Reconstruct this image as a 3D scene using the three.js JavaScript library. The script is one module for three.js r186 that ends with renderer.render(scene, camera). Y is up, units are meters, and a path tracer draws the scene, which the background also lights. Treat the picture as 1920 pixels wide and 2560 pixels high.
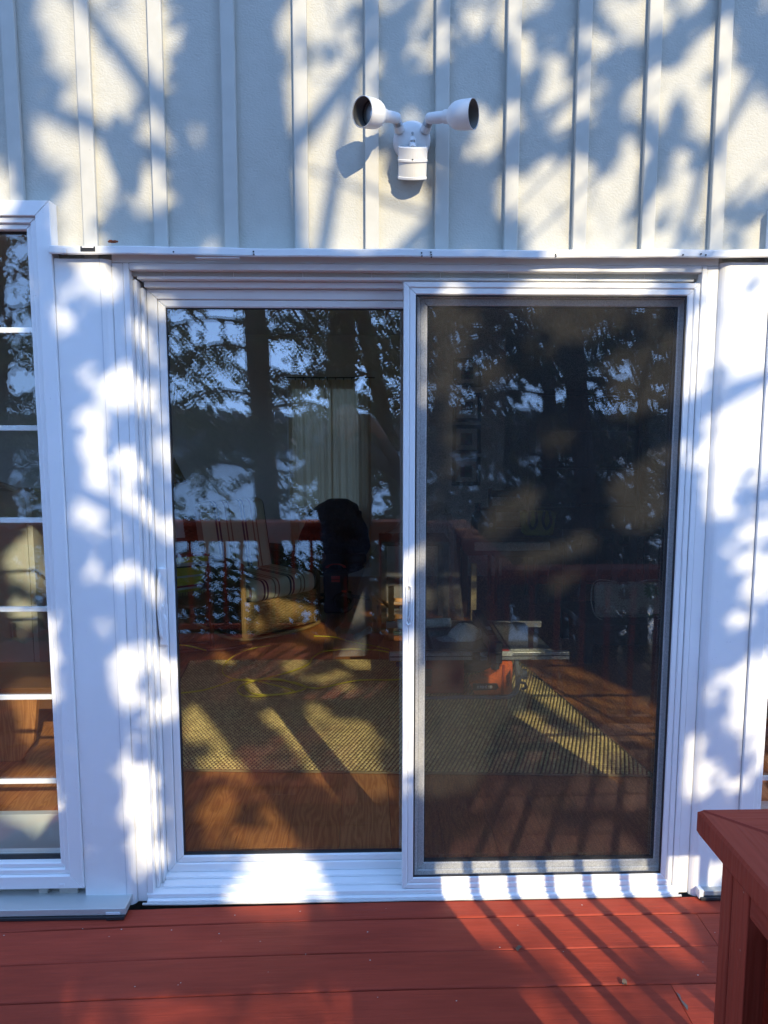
import * as THREE from 'three';
import { RoundedBoxGeometry } from 'three/addons/geometries/RoundedBoxGeometry.js';
import { mergeGeometries } from 'three/addons/utils/BufferGeometryUtils.js';
import { MarchingCubes } from 'three/addons/objects/MarchingCubes.js';

// ------------------------------------------------------------------ camera, sky, sun, exposure
const scene = new THREE.Scene();
const camera = new THREE.PerspectiveCamera(69.36, 3 / 4, 0.02, 1500);
camera.position.set(0.741, 1.601, 2.35);
camera.rotation.set(-0.11678, -0.02542, 0, 'YXZ');
const renderer = new THREE.WebGLRenderer({ antialias: true });
renderer.toneMapping = THREE.LinearToneMapping;
renderer.toneMappingExposure = 1.26;
renderer.shadowMap.enabled = true;

const KX = 0.42, KY = 0.57;                                     // the sun stands at (KX, KY, 1) from the wall
const sunDir = new THREE.Vector3(KX, KY, 1).normalize();
const sun = new THREE.DirectionalLight(new THREE.Color().setRGB(1, 0.86, 0.60), 5.0);
sun.position.copy(sunDir).multiplyScalar(60);
sun.target.position.set(0.8, 1, 0);
sun.shadow.radius = 1;
sun.castShadow = true;
sun.shadow.mapSize.set(4096, 4096);
Object.assign(sun.shadow.camera, { left: -6, right: 6, top: 6, bottom: -6, near: 20, far: 80 });
scene.add(sun, sun.target);

{ // clear sky: pale at the horizon, deep blue overhead, brighter round the sun
  const W = 256, H = 128, d = new Float32Array(W * H * 4), v = new THREE.Vector3();
  for (let j = 0; j < H; j++) for (let i = 0; i < W; i++) {
    const up = ((j + 0.5) / H - 0.5) * Math.PI, a = ((i + 0.5) / W - 0.5) * 2 * Math.PI;
    v.set(Math.cos(a) * Math.cos(up), Math.sin(up), Math.sin(a) * Math.cos(up));
    const t = Math.pow(Math.max(0, v.y), 0.5), c = Math.max(0, v.dot(sunDir)), az = Math.max(0, (v.x * KX + v.z) / Math.hypot(KX, 1) / Math.max(0.05, Math.hypot(v.x, v.z))), g = Math.pow(c, 4) + 0.55 * Math.pow(az, 3) * Math.exp(-Math.pow(v.y / 0.2, 2)), h = Math.pow(c, 40);
    const o = (j * W + i) * 4, k = v.y < 0 ? 0.25 : 1;
    d[o] = k * (0.46 * (1 - t) + 0.22 * t + 0.72 * g + 0.8 * h);
    d[o + 1] = k * (0.82 * (1 - t) + 0.50 * t + 1.2 * g + 0.8 * h);
    d[o + 2] = k * (1.50 * (1 - t) + 1.15 * t + 2.3 * g + 0.7 * h);
    d[o + 3] = 1;
  }
  const sky = new THREE.DataTexture(d, W, H, THREE.RGBAFormat, THREE.FloatType);
  sky.mapping = THREE.EquirectangularReflectionMapping;
  sky.magFilter = THREE.LinearFilter;
  sky.needsUpdate = true;
  scene.background = sky;
  scene.environment = sky;
  scene.backgroundIntensity = 1.15; scene.environmentIntensity = 1.15;
}

// ------------------------------------------------------------------ helpers
const rngOf = (s) => () => { s = (s + 0x6d2b79f5) | 0; let t = Math.imul(s ^ (s >>> 15), 1 | s); t = (t + Math.imul(t ^ (t >>> 7), 61 | t)) ^ t; return ((t ^ (t >>> 14)) >>> 0) / 4294967296; };
const rnd = rngOf(7), V = (x, y, z) => new THREE.Vector3(x, y, z), lerp = THREE.MathUtils.lerp, clamp = THREE.MathUtils.clamp, sstep = (a, b, x) => { const t = clamp((x - a) / (b - a), 0, 1); return t * t * (3 - 2 * t); };
const hash = (x, y, s) => { let h = Math.imul(x | 0, 374761393) ^ Math.imul(y | 0, 668265263) ^ Math.imul(s | 0, 2147483647); h = Math.imul(h ^ (h >>> 13), 1274126177); return ((h ^ (h >>> 16)) >>> 0) / 4294967296; };
function vnoise(x, y, px = 1e6, py = 1e6, s = 1) {               // value noise, periodic in px, py
  const ix = Math.floor(x), iy = Math.floor(y), fx = x - ix, fy = y - iy, m = (a, n) => ((a % n) + n) % n;
  const a = hash(m(ix, px), m(iy, py), s), b = hash(m(ix + 1, px), m(iy, py), s), c = hash(m(ix, px), m(iy + 1, py), s), e = hash(m(ix + 1, px), m(iy + 1, py), s);
  const u = fx * fx * (3 - 2 * fx), w = fy * fy * (3 - 2 * fy);
  return lerp(lerp(a, b, u), lerp(c, e, u), w);
}
function fbm(x, y, px, py, oct = 4, s = 1) { let r = 0, a = 0.5, t = 0; for (let i = 0; i < oct; i++) { r += a * vnoise(x, y, px, py, s + i); t += a; a *= 0.5; x *= 2; y *= 2; px *= 2; py *= 2; } return r / t; }
function tex(w, h, f, metres = [1, 1], srgb = false) {           // f(u, v) -> linear [r, g, b] or one number
  const d = new Uint8Array(w * h * 4), e = (x) => Math.round(255 * clamp(srgb ? (x <= 0.0031308 ? 12.92 * x : 1.055 * Math.pow(x, 1 / 2.4) - 0.055) : x, 0, 1));
  for (let j = 0; j < h; j++) for (let i = 0; i < w; i++) {
    let c = f((i + 0.5) / w, (j + 0.5) / h); if (typeof c === 'number') c = [c, c, c];
    const o = (j * w + i) * 4; d[o] = e(c[0]); d[o + 1] = e(c[1]); d[o + 2] = e(c[2]); d[o + 3] = 255;
  }
  const t = new THREE.DataTexture(d, w, h); t.wrapS = t.wrapT = THREE.RepeatWrapping; t.magFilter = THREE.LinearFilter; t.minFilter = THREE.LinearMipmapLinearFilter; t.generateMipmaps = true;
  if (srgb) t.colorSpace = THREE.SRGBColorSpace;
  t.repeat.set(1 / metres[0], 1 / metres[1]); t.needsUpdate = true; return t;
}
const col = (r, g, b) => new THREE.Color().setRGB(r, g, b);
const mat = (c, rough = 0.6, more = {}) => new THREE.MeshStandardMaterial({ color: Array.isArray(c) ? col(...c) : c, roughness: rough, ...more });
function boxuv(g) {                                              // uv in metres, from the side each face looks to
  const q = g.index ? g.toNonIndexed() : g, p = q.attributes.position, uv = new Float32Array(p.count * 2), a = V(), b = V(), c = V();
  for (let i = 0; i < p.count; i += 3) {
    a.fromBufferAttribute(p, i); b.fromBufferAttribute(p, i + 1).sub(a); c.fromBufferAttribute(p, i + 2).sub(a); b.cross(c);
    const x = Math.abs(b.x), y = Math.abs(b.y), z = Math.abs(b.z);
    for (let k = i; k < i + 3; k++) {
      const X = p.getX(k), Y = p.getY(k), Z = p.getZ(k);
      if (z >= x && z >= y) { uv[2 * k] = X; uv[2 * k + 1] = Y; } else if (y >= x) { uv[2 * k] = X; uv[2 * k + 1] = Z; } else { uv[2 * k] = Z; uv[2 * k + 1] = Y; }
    }
  }
  q.setAttribute('uv', new THREE.BufferAttribute(uv, 2)); return q;
}
function fuse(list) {
  list = [].concat(list).map((g) => { g = g.index ? g.toNonIndexed() : g; for (const k of Object.keys(g.attributes)) if (!['position', 'normal', 'uv'].includes(k)) g.deleteAttribute(k); if (!g.attributes.normal) g.computeVertexNormals(); if (!g.attributes.uv) g = boxuv(g); return g; });
  return list.length === 1 ? list[0] : mergeGeometries(list);
}
function box(x0, x1, y0, y1, z0, z1, r = 0.002) {
  const w = x1 - x0, h = y1 - y0, d = z1 - z0; r = Math.min(r, w * 0.45, h * 0.45, d * 0.45);
  const g = r > 0 ? new RoundedBoxGeometry(w, h, d, 1, r) : new THREE.BoxGeometry(w, h, d);
  return boxuv(g.translate((x0 + x1) / 2, (y0 + y1) / 2, (z0 + z1) / 2));
}
const cyl = (r0, r1, h, n = 20, open = false) => new THREE.CylinderGeometry(r1, r0, h, n, 1, open);
const tube = (pts, r, seg = 40, n = 8, closed = false) => new THREE.TubeGeometry(new THREE.CatmullRomCurve3(pts.map((p) => (p.isVector3 ? p : V(...p))), closed), seg, r, n, closed);
function bar(a, b, r0, r1 = r0, n = 8) { a = Array.isArray(a) ? V(...a) : a; b = Array.isArray(b) ? V(...b) : b; const d = b.clone().sub(a), g = cyl(r0, r1, d.length(), n); g.applyQuaternion(new THREE.Quaternion().setFromUnitVectors(V(0, 1, 0), d.clone().normalize())); return g.translate(...a.clone().add(b).multiplyScalar(0.5).toArray()); }
function limb(pts, radii, n = 8) {                                // a tapering bent limb
  const c = new THREE.CatmullRomCurve3(pts.map((p) => (p.isVector3 ? p : V(...p)))), seg = Math.max(6, pts.length * 4), g = new THREE.TubeGeometry(c, seg, 1, n), p = g.attributes.position, q = V();
  for (let i = 0; i <= seg; i++) {
    const t = i / seg, at = c.getPointAt(t), f = t * (radii.length - 1), k = Math.min(radii.length - 2, Math.floor(f)), r = lerp(radii[k], radii[k + 1], f - k);
    for (let j = 0; j <= n; j++) { const id = i * (n + 1) + j; q.fromBufferAttribute(p, id).sub(at).multiplyScalar(r).add(at); p.setXYZ(id, q.x, q.y, q.z); }
  }
  return g;
}
function extrude(pts, depth, bevel = 0.003, holes = []) {         // a flat outline in x, y pushed out along z
  const s = new THREE.Shape(pts.map((p) => new THREE.Vector2(...p))); for (const h of holes) s.holes.push(new THREE.Path(h.map((p) => new THREE.Vector2(...p))));
  return boxuv(new THREE.ExtrudeGeometry(s, { depth, bevelEnabled: bevel > 0, bevelSize: bevel, bevelThickness: bevel, bevelOffset: -bevel, bevelSegments: 1, curveSegments: 6 }));
}
const used = {};
function numbered(n) { if (!(n in used)) { used[n] = 0; return n; } used[n]++; return n + '_' + String(used[n]).padStart(3, '0'); }
function thing(name, label, category, at = [0, 0, 0], turn = 0, group) { const o = new THREE.Group(); o.name = numbered(name); o.position.set(...at); o.rotation.y = turn; o.userData = { label, category }; if (group) o.userData.group = group; scene.add(o); return o; }
function part(name, geo, m, parent, label, kind) { const o = new THREE.Mesh(geo.isBufferGeometry ? geo : fuse(geo), m); o.name = numbered(name); o.castShadow = o.receiveShadow = true; if (label) o.userData.label = label; if (kind) o.userData.kind = kind; (parent ?? scene).add(o); return o; }
function solo(name, geo, m, label, category, group) { const o = part(name, geo, m); o.userData = { label, category }; if (group) o.userData.group = group; return o; }
function struct(name, geo, m, label) { const o = part(name, geo, m, null, label, 'structure'); return o; }

// ------------------------------------------------------------------ materials
const speckle = tex(512, 512, (u, v) => { const n = fbm(u * 24, v * 24, 24, 24, 4, 3), f = vnoise(u * 200, v * 200, 200, 200, 9); const spot = f > 0.985 ? 0.72 : 1; return [spot * (0.9 + 0.1 * n), spot * (0.9 + 0.1 * n), spot * (0.89 + 0.11 * n)]; }, [0.8, 0.8], true);
const emboss = tex(1024, 1024, (u, v) => 0.55 * fbm(u * 150, v * 230, 150, 230, 3, 21) + 0.45 * vnoise(u * 260, v * 330, 260, 330, 5), [0.9, 0.9]);
const dirt = tex(512, 512, (u, v) => { const n = fbm(u * 6, v * 6, 6, 6, 5, 31), s = vnoise(u * 170, v * 170, 170, 170, 2) > 0.988 ? 0.8 : 1; const k = s * (0.93 + 0.07 * n); return [k, k, k * 0.995]; }, [1.1, 1.1], true);
const M = {
  siding: mat([0.49, 0.475, 0.415], 0.75, { map: speckle, bumpMap: emboss, bumpScale: 0.0011 }),
  batten: mat([0.51, 0.495, 0.44], 0.7, { map: speckle }),
  vinyl: mat([0.84, 0.84, 0.83], 0.38, { map: dirt }),
  vinylGrey: mat([0.66, 0.67, 0.69], 0.45, { map: dirt }),
  alu: mat([0.75, 0.75, 0.74], 0.42, { map: dirt }),
  gasket: mat([0.02, 0.02, 0.022], 0.6),
  dark: mat([0.012, 0.012, 0.014], 0.55),
  steel: mat([0.45, 0.45, 0.45], 0.4, { metalness: 0.8 }),
};
const grain = (base, dark, s, stretch = [6, 90]) => tex(256, 1024, (u, v) => {
  const w = fbm(u * 3, v * 5, 3, 5, 3, s) * 3.2, r = 0.5 + 0.5 * Math.sin((u * stretch[0] + w * 1.6 + fbm(u * 8, v * 3, 8, 3, 2, s + 3)) * 6.283), p = vnoise(u * 120, v * 14, 120, 14, s + 5);
  const k = clamp(0.55 * r + 0.45 * p, 0, 1); return [0, 1, 2].map((c) => lerp(dark[c], base[c], k));
}, [0.13, 1.3], true);
const woodMaps = [grain([0.55, 0.23, 0.07], [0.28, 0.095, 0.028], 41), grain([0.50, 0.20, 0.06], [0.24, 0.08, 0.024], 57, [4, 60]), grain([0.58, 0.26, 0.09], [0.32, 0.12, 0.036], 73, [5, 60])];
M.floorWood = woodMaps.map((m) => mat([1, 1, 1], 0.35, { map: m }));
const paint = (s, tone, turn = 0, deep = 1) => { const m = tex(512, 256, (u, v) => { const a = fbm(u * 5, v * 6, 5, 6, 4, s), g = vnoise(u * 14, v * 120, 14, 120, s + 2), chip = vnoise(u * 150, v * 90, 150, 90, s + 4) > 0.991 && a > 0.5; const w = fbm(u * 9 + 3, v * 22, 9, 22, 4, s + 6), k = 0.70 + 0.34 * a + 0.16 * deep * (g - 0.5) + 0.14 * (w - 0.5); return chip ? [0.5, 0.42, 0.36] : [0.40 * tone * k, 0.056 * tone * k, 0.028 * tone * k]; }, [1.3, 0.6], true); const b = tex(256, 256, (u, v) => vnoise(u * 10, v * 128, 10, 128, s) * 0.6 + fbm(u * 40, v * 40, 40, 40, 3, s) * 0.4, [0.9, 0.5]); m.rotation = b.rotation = turn; return new THREE.MeshPhysicalMaterial({ color: col(1, 1, 1), roughness: 0.62, specularIntensity: 0.45, map: m, bumpMap: b, bumpScale: 0.0012 * deep }); };
M.deck = [paint(101, 1), paint(131, 0.93), paint(167, 1.06)];
M.rail = paint(191, 0.95, 0, 1.3); M.railAlong = paint(197, 0.92, Math.PI / 2, 1.3);
const waveMap = tex(512, 512, (u, v) => 0.6 * fbm(u * 5, v * 4, 5, 4, 2, 61) + 0.4 * fbm(u * 14, v * 9, 14, 9, 2, 66), [0.8, 0.8]);
M.glass = new THREE.MeshPhysicalMaterial({ color: col(0.95, 0.97, 0.96), roughness: 0, transmission: 1, thickness: 0, ior: 1.95, bumpMap: waveMap, bumpScale: 0.00012 });
const waveMap2 = tex(512, 512, (u, v) => fbm(u * 10, v * 8, 10, 8, 3, 81), [0.5, 0.5]);
M.glassWavy = new THREE.MeshPhysicalMaterial({ color: col(0.95, 0.97, 0.96), roughness: 0, transmission: 1, thickness: 0, ior: 1.95, bumpMap: waveMap2, bumpScale: 0.0003 });
const LIT = {
  leftWall: [[-.24, 2.83, .05, .00, -.00, -.06, 1.00], [-.17, 2.83, .07, .00, -.00, -.04, .50], [-.25, 2.76, .02, .00, -.00, -.04, 1.00], [-.15, 2.74, .07, .00, -.00, -.06, .50], [-.25, 2.69, .04, .00, -.00, -.04, 1.00], [-.18, 2.68, .05, .00, -.00, -.05, 1.00], [-.02, 2.81, .04, .00, -.00, -.06, .50], [.04, 2.83, .06, .00, -.00, -.07, .50], [-.00, 2.73, .04, .00, -.00, -.05, 1.00], [.04, 2.68, .06, .00, -.00, -.05, 1.00], [-.03, 2.66, .03, .00, -.00, -.04, 1.00], [-.23, 2.61, .04, .00, -.00, -.04, 1.00], [-.14, 2.56, .06, .00, -.00, -.06, 1.00], [.00, 2.57, .07, .00, -.00, -.06, 1.00], [.04, 2.51, .03, .00, -.00, -.04, 1.00], [-.19, 2.45, .04, .00, -.00, -.04, 1.00], [-.25, 2.40, .05, .00, -.00, -.07, 1.00], [-.26, 2.34, .05, .00, -.00, -.05, 1.00], [-.14, 2.39, .03, .00, -.00, -.04, 1.00], [-.09, 2.43, .03, .00, -.00, -.04, 1.00], [.06, 2.36, .05, .00, -.00, -.05, 1.00], [-.03, 2.34, .03, .00, -.00, -.04, 1.00], [-.12, 2.30, .04, .00, -.00, -.03, 1.00], [-.18, 2.31, .04, .00, -.00, -.04, 1.00], [-.18, 2.23, .04, .00, -.00, -.05, 1.00], [.03, 2.21, .04, .00, -.00, -.05, 1.00], [-.01, 2.28, .02, .00, -.00, -.03, 1.00], [.03, 2.26, .03, .00, -.00, -.03, 1.00], [-.12, 2.24, .04, .00, -.00, -.04, .50], [-.07, 2.51, .04, .00, -.00, -.03, 1.00], [.18, 2.37, .02, .00, -.00, -.05, 1.00], [.20, 2.29, .02, .00, -.00, -.02, 1.00], [.22, 2.21, .03, .00, -.00, -.06, 1.00], [.43, 2.83, .03, .00, -.00, -.06, 1.00], [.49, 2.78, .06, .00, -.00, -.08, 1.00], [.47, 2.68, .06, .00, -.00, -.10, .50], [.56, 2.75, .04, .00, -.00, -.04, 1.00], [.65, 2.83, .06, .00, -.00, -.03, 1.00], [.72, 2.80, .03, .00, -.00, -.04, 1.00], [.65, 2.86, .04, .00, -.00, -.02, 1.00], [.46, 2.56, .03, .00, -.00, -.04, .50], [.49, 2.51, .04, .00, -.00, -.04, 1.00], [.56, 2.51, .06, .00, -.00, -.07, 1.00], [.63, 2.54, .06, .00, -.00, -.05, 1.00], [.64, 2.43, .06, .00, -.00, -.06, 1.00], [.58, 2.46, .06, .00, -.00, -.04, 1.00], [.52, 2.47, .04, .00, -.00, -.04, 1.00], [.44, 2.45, .03, .00, -.00, -.04, 1.00], [.47, 2.38, .04, .00, -.00, -.03, 1.00], [.51, 2.28, .06, .00, -.00, -.04, 1.00], [.59, 2.29, .06, .00, -.00, -.04, 1.00], [.51, 2.19, .04, .00, -.00, -.04, 1.00], [.63, 2.21, .05, .00, -.00, -.06, 1.00], [.70, 2.30, .04, .00, -.00, -.03, 1.00], [.56, 2.36, .06, .00, -.00, -.04, 1.00], [.62, 2.67, .04, .00, -.00, -.04, .50], [.69, 2.62, .03, .00, -.00, -.04, .50]],
  rightWall: [[.86, 2.81, .04, .00, .00, -.05, .50], [.85, 2.69, .04, .00, .00, -.08, .50], [.89, 2.66, .04, .00, .00, -.04, .50], [1.02, 2.85, .03, .00, .00, -.03, .50], [1.04, 2.77, .04, .00, .00, -.05, .50], [1.00, 2.72, .03, .00, .00, -.03, 1.00], [1.13, 2.79, .06, .00, .00, -.04, 1.00], [1.12, 2.70, .05, .00, .00, -.03, 1.00], [1.15, 2.69, .03, .00, .00, -.03, 1.00], [1.21, 2.80, .02, .00, .00, -.03, .50], [1.26, 2.87, .04, .00, .00, -.03, .50], [1.17, 2.63, .02, .00, .00, -.02, 1.00], [1.16, 2.59, .02, .00, .00, -.01, 1.00], [1.26, 2.61, .03, .00, .00, -.04, 1.00], [1.37, 2.67, .04, .00, .00, -.03, 1.00], [1.34, 2.69, .02, .00, .00, -.01, 1.00], [1.43, 2.79, .02, .00, .00, -.02, 1.00], [1.49, 2.77, .04, .00, .00, -.03, 1.00], [1.57, 2.84, .02, .00, .00, -.02, 1.00], [1.56, 2.76, .04, .00, .00, -.04, 1.00], [1.60, 2.73, .02, .00, .00, -.02, 1.00], [1.68, 2.81, .04, .00, .00, -.03, 1.00], [1.78, 2.82, .02, .00, .00, -.01, 1.00], [1.94, 2.78, .04, .00, .00, -.04, 1.00], [1.97, 2.83, .02, .00, .00, -.04, .50], [1.72, 2.88, .04, .00, .00, -.01, .50], [1.93, 2.84, .03, .00, .00, -.02, .50], [1.52, 2.71, .04, .00, .00, -.03, .50], [1.43, 2.70, .02, .00, .00, -.03, .50], [1.28, 2.52, .05, .00, .00, -.04, 1.00], [1.26, 2.46, .04, .00, .00, -.03, 1.00], [1.33, 2.51, .04, .00, .00, -.03, 1.00], [1.37, 2.56, .03, .00, .00, -.03, 1.00], [1.41, 2.55, .02, .00, .00, -.03, 1.00], [1.34, 2.48, .04, .00, .00, -.02, 1.00], [1.03, 2.46, .03, .00, .00, -.03, 1.00], [1.13, 2.46, .03, .00, .00, -.03, 1.00], [1.10, 2.42, .02, .00, .00, -.02, 1.00], [1.03, 2.37, .03, .00, .00, -.03, .50], [1.06, 2.39, .02, .00, .00, -.03, 1.00], [1.56, 2.52, .05, .00, .00, -.06, 1.00], [1.53, 2.50, .04, .00, .00, -.03, 1.00], [1.59, 2.56, .04, .00, .00, -.04, 1.00], [1.56, 2.47, .04, .00, .00, -.03, 1.00], [1.74, 2.67, .06, .00, .00, -.05, 1.00], [1.71, 2.67, .04, .00, .00, -.03, 1.00], [1.78, 2.69, .03, .00, .00, -.04, 1.00], [1.68, 2.58, .03, .00, .00, -.05, 1.00], [1.71, 2.54, .04, .00, .00, -.03, 1.00], [1.79, 2.54, .03, .00, .00, -.04, 1.00], [1.80, 2.59, .02, .00, .00, -.03, 1.00], [1.72, 2.44, .04, .00, .00, -.03, 1.00], [1.77, 2.49, .04, .00, .00, -.03, .50], [1.82, 2.47, .03, .00, .00, -.04, 1.00], [1.94, 2.42, .07, .00, .00, -.05, 1.00], [1.98, 2.47, .04, .00, .00, -.04, 1.00], [1.89, 2.46, .03, .00, .00, -.04, 1.00], [1.96, 2.36, .04, .00, .00, -.03, 1.00], [1.90, 2.54, .04, .00, .00, -.03, .50], [1.87, 2.58, .02, .00, .00, -.03, .50], [1.50, 2.32, .03, .00, .00, -.04, 1.00], [1.53, 2.29, .03, .00, .00, -.06, 1.00], [1.50, 2.37, .02, .00, .00, -.03, 1.00], [1.49, 2.24, .04, .00, .00, -.04, 1.00], [1.57, 2.22, .04, .00, .00, -.03, 1.00], [1.46, 2.19, .03, .00, .00, -.03, 1.00], [1.67, 2.30, .03, .00, .00, -.06, 1.00], [1.68, 2.25, .03, .00, .00, -.06, 1.00], [1.67, 2.19, .03, .00, .00, -.03, 1.00], [1.78, 2.29, .04, .00, .00, -.04, 1.00], [1.77, 2.22, .04, .00, .00, -.06, 1.00], [1.80, 2.33, .03, .00, .00, -.04, 1.00], [1.84, 2.36, .03, .00, .00, -.06, 1.00], [1.85, 2.27, .02, .00, .00, -.06, 1.00], [1.78, 2.39, .03, .00, .00, -.03, .50], [1.90, 2.31, .04, .00, .00, -.04, 1.00], [1.90, 2.25, .03, .00, .00, -.03, .50], [1.97, 2.31, .04, .00, .00, -.03, 1.00], [2.01, 2.22, .02, .00, .00, -.03, .50], [1.36, 2.31, .03, .00, .00, -.02, 1.00], [1.32, 2.30, .04, .00, .00, -.03, .50], [1.24, 2.31, .03, .00, .00, -.03, 1.00], [1.26, 2.27, .04, .00, .00, -.03, 1.00], [1.29, 2.25, .04, .00, .00, -.03, 1.00], [1.32, 2.22, .04, .00, .00, -.03, .50], [1.22, 2.29, .01, .00, .00, -.04, 1.00], [1.20, 2.22, .02, .00, .00, -.05, 1.00], [1.24, 2.19, .03, .00, .00, -.03, 1.00], [1.28, 2.18, .04, .00, .00, -.02, .50], [1.14, 2.25, .03, .00, .00, -.03, .50], [1.16, 2.20, .04, .00, .00, -.03, 1.00], [1.12, 2.19, .04, .00, .00, -.03, .50], [.82, 2.28, .03, .00, .00, -.02, 1.00], [.83, 2.16, .02, .00, .00, -.02, 1.00], [.93, 2.33, .02, .00, .00, -.02, .50], [.83, 2.46, .02, .00, .00, -.02, 1.00], [1.76, 2.14, .07, .00, .00, -.01, 1.00], [1.91, 2.15, .11, .00, .00, -.01, 1.00], [1.54, 2.14, .07, .00, .00, -.01, 1.00], [1.36, 2.14, .04, .00, .00, -.01, 1.00], [1.25, 2.14, .04, .00, .00, -.01, 1.00]],
  leftTrim: [[-.24, 2.29, .04, .00, -.00, -.02, 1.00], [-.16, 2.27, .04, .00, -.00, -.03, 1.00], [.03, 2.29, .03, .00, -.00, -.02, 1.00], [.02, 2.25, .02, .00, -.00, -.02, 1.00], [-.01, 2.17, .04, .00, -.00, -.02, 1.00], [.05, 2.18, .02, .00, -.00, -.03, .50], [-.24, 2.16, .03, .00, -.00, -.06, 1.00], [-.23, 2.09, .03, .00, -.00, -.04, 1.00], [-.24, 2.03, .04, .00, -.00, -.03, 1.00], [-.20, 2.03, .04, .00, -.00, -.04, 1.00], [-.17, 2.04, .03, .00, -.00, -.03, 1.00], [-.15, 2.06, .02, .00, -.00, -.02, 1.00], [-.18, 1.96, .03, .00, -.00, -.03, 1.00], [-.14, 1.96, .03, .00, -.00, -.02, 1.00], [-.10, 1.95, .02, .00, -.00, -.02, 1.00], [-.17, 1.90, .04, .00, -.00, -.03, 1.00], [-.12, 1.89, .02, .00, -.00, -.02, 1.00], [-.19, 1.93, .02, .00, -.00, -.02, 1.00], [-.26, 1.81, .03, .00, -.00, -.04, .50], [-.25, 1.83, .02, .00, -.00, -.03, 1.00], [-.26, 1.89, .02, .00, -.00, -.02, .50], [-.02, 1.96, .03, .00, -.00, -.03, 1.00], [.02, 1.93, .03, .00, -.00, -.03, 1.00], [.05, 1.93, .02, .00, -.00, -.03, 1.00], [.04, 1.89, .02, .00, -.00, -.02, 1.00], [.07, 1.91, .02, .00, -.00, -.02, 1.00], [-.01, 1.81, .03, .00, -.00, -.04, 1.00], [-.04, 1.80, .02, .00, -.00, -.03, 1.00], [.04, 1.76, .02, .00, -.00, -.04, .50], [-.18, 1.62, .04, .00, -.00, -.05, 1.00], [-.21, 1.65, .03, .00, -.00, -.03, .50], [-.17, 1.59, .03, .00, -.00, -.03, 1.00], [-.07, 1.65, .04, .00, -.00, -.04, 1.00], [-.02, 1.64, .04, .00, -.00, -.04, 1.00], [.01, 1.63, .03, .00, -.00, -.05, 1.00], [-.06, 1.60, .05, .00, -.00, -.03, 1.00], [-.11, 1.62, .02, .00, -.00, -.03, 1.00], [-.09, 1.57, .03, -.00, -.00, -.02, 1.00], [.04, 1.59, .02, .00, -.00, -.03, 1.00], [-.12, 1.55, .03, -.00, -.00, -.02, 1.00], [-.19, 1.45, .04, -.00, -.00, -.03, 1.00], [-.20, 1.40, .04, -.00, -.00, -.03, 1.00], [-.19, 1.37, .02, -.00, -.00, -.03, 1.00], [-.17, 1.42, .03, -.00, -.00, -.03, 1.00], [-.21, 1.50, .03, -.00, -.00, -.03, .50], [-.17, 1.50, .02, -.00, -.00, -.02, .50], [-.08, 1.40, .04, -.00, -.00, -.04, 1.00], [-.07, 1.36, .03, -.00, -.00, -.03, 1.00], [-.10, 1.39, .02, -.00, -.00, -.03, 1.00], [-.03, 1.39, .02, -.00, -.00, -.03, .50], [.03, 1.48, .02, -.00, -.00, -.04, 1.00], [.05, 1.46, .03, -.00, -.00, -.05, 1.00], [.06, 1.42, .02, -.00, -.00, -.03, 1.00], [.03, 1.52, .02, -.00, -.00, -.03, .50], [-.10, 1.26, .03, -.00, -.00, -.04, 1.00], [-.20, 1.29, .03, -.00, -.00, -.02, .50], [-.15, 1.31, .03, -.00, -.00, -.02, .50], [-.21, 1.22, .03, -.00, -.00, -.03, 1.00], [-.18, 1.24, .02, -.00, -.00, -.02, 1.00], [-.03, 1.26, .03, -.00, -.00, -.03, .50], [.03, 1.22, .02, -.00, -.00, -.03, 1.00], [.05, 1.19, .03, -.00, -.00, -.03, 1.00]],
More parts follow.
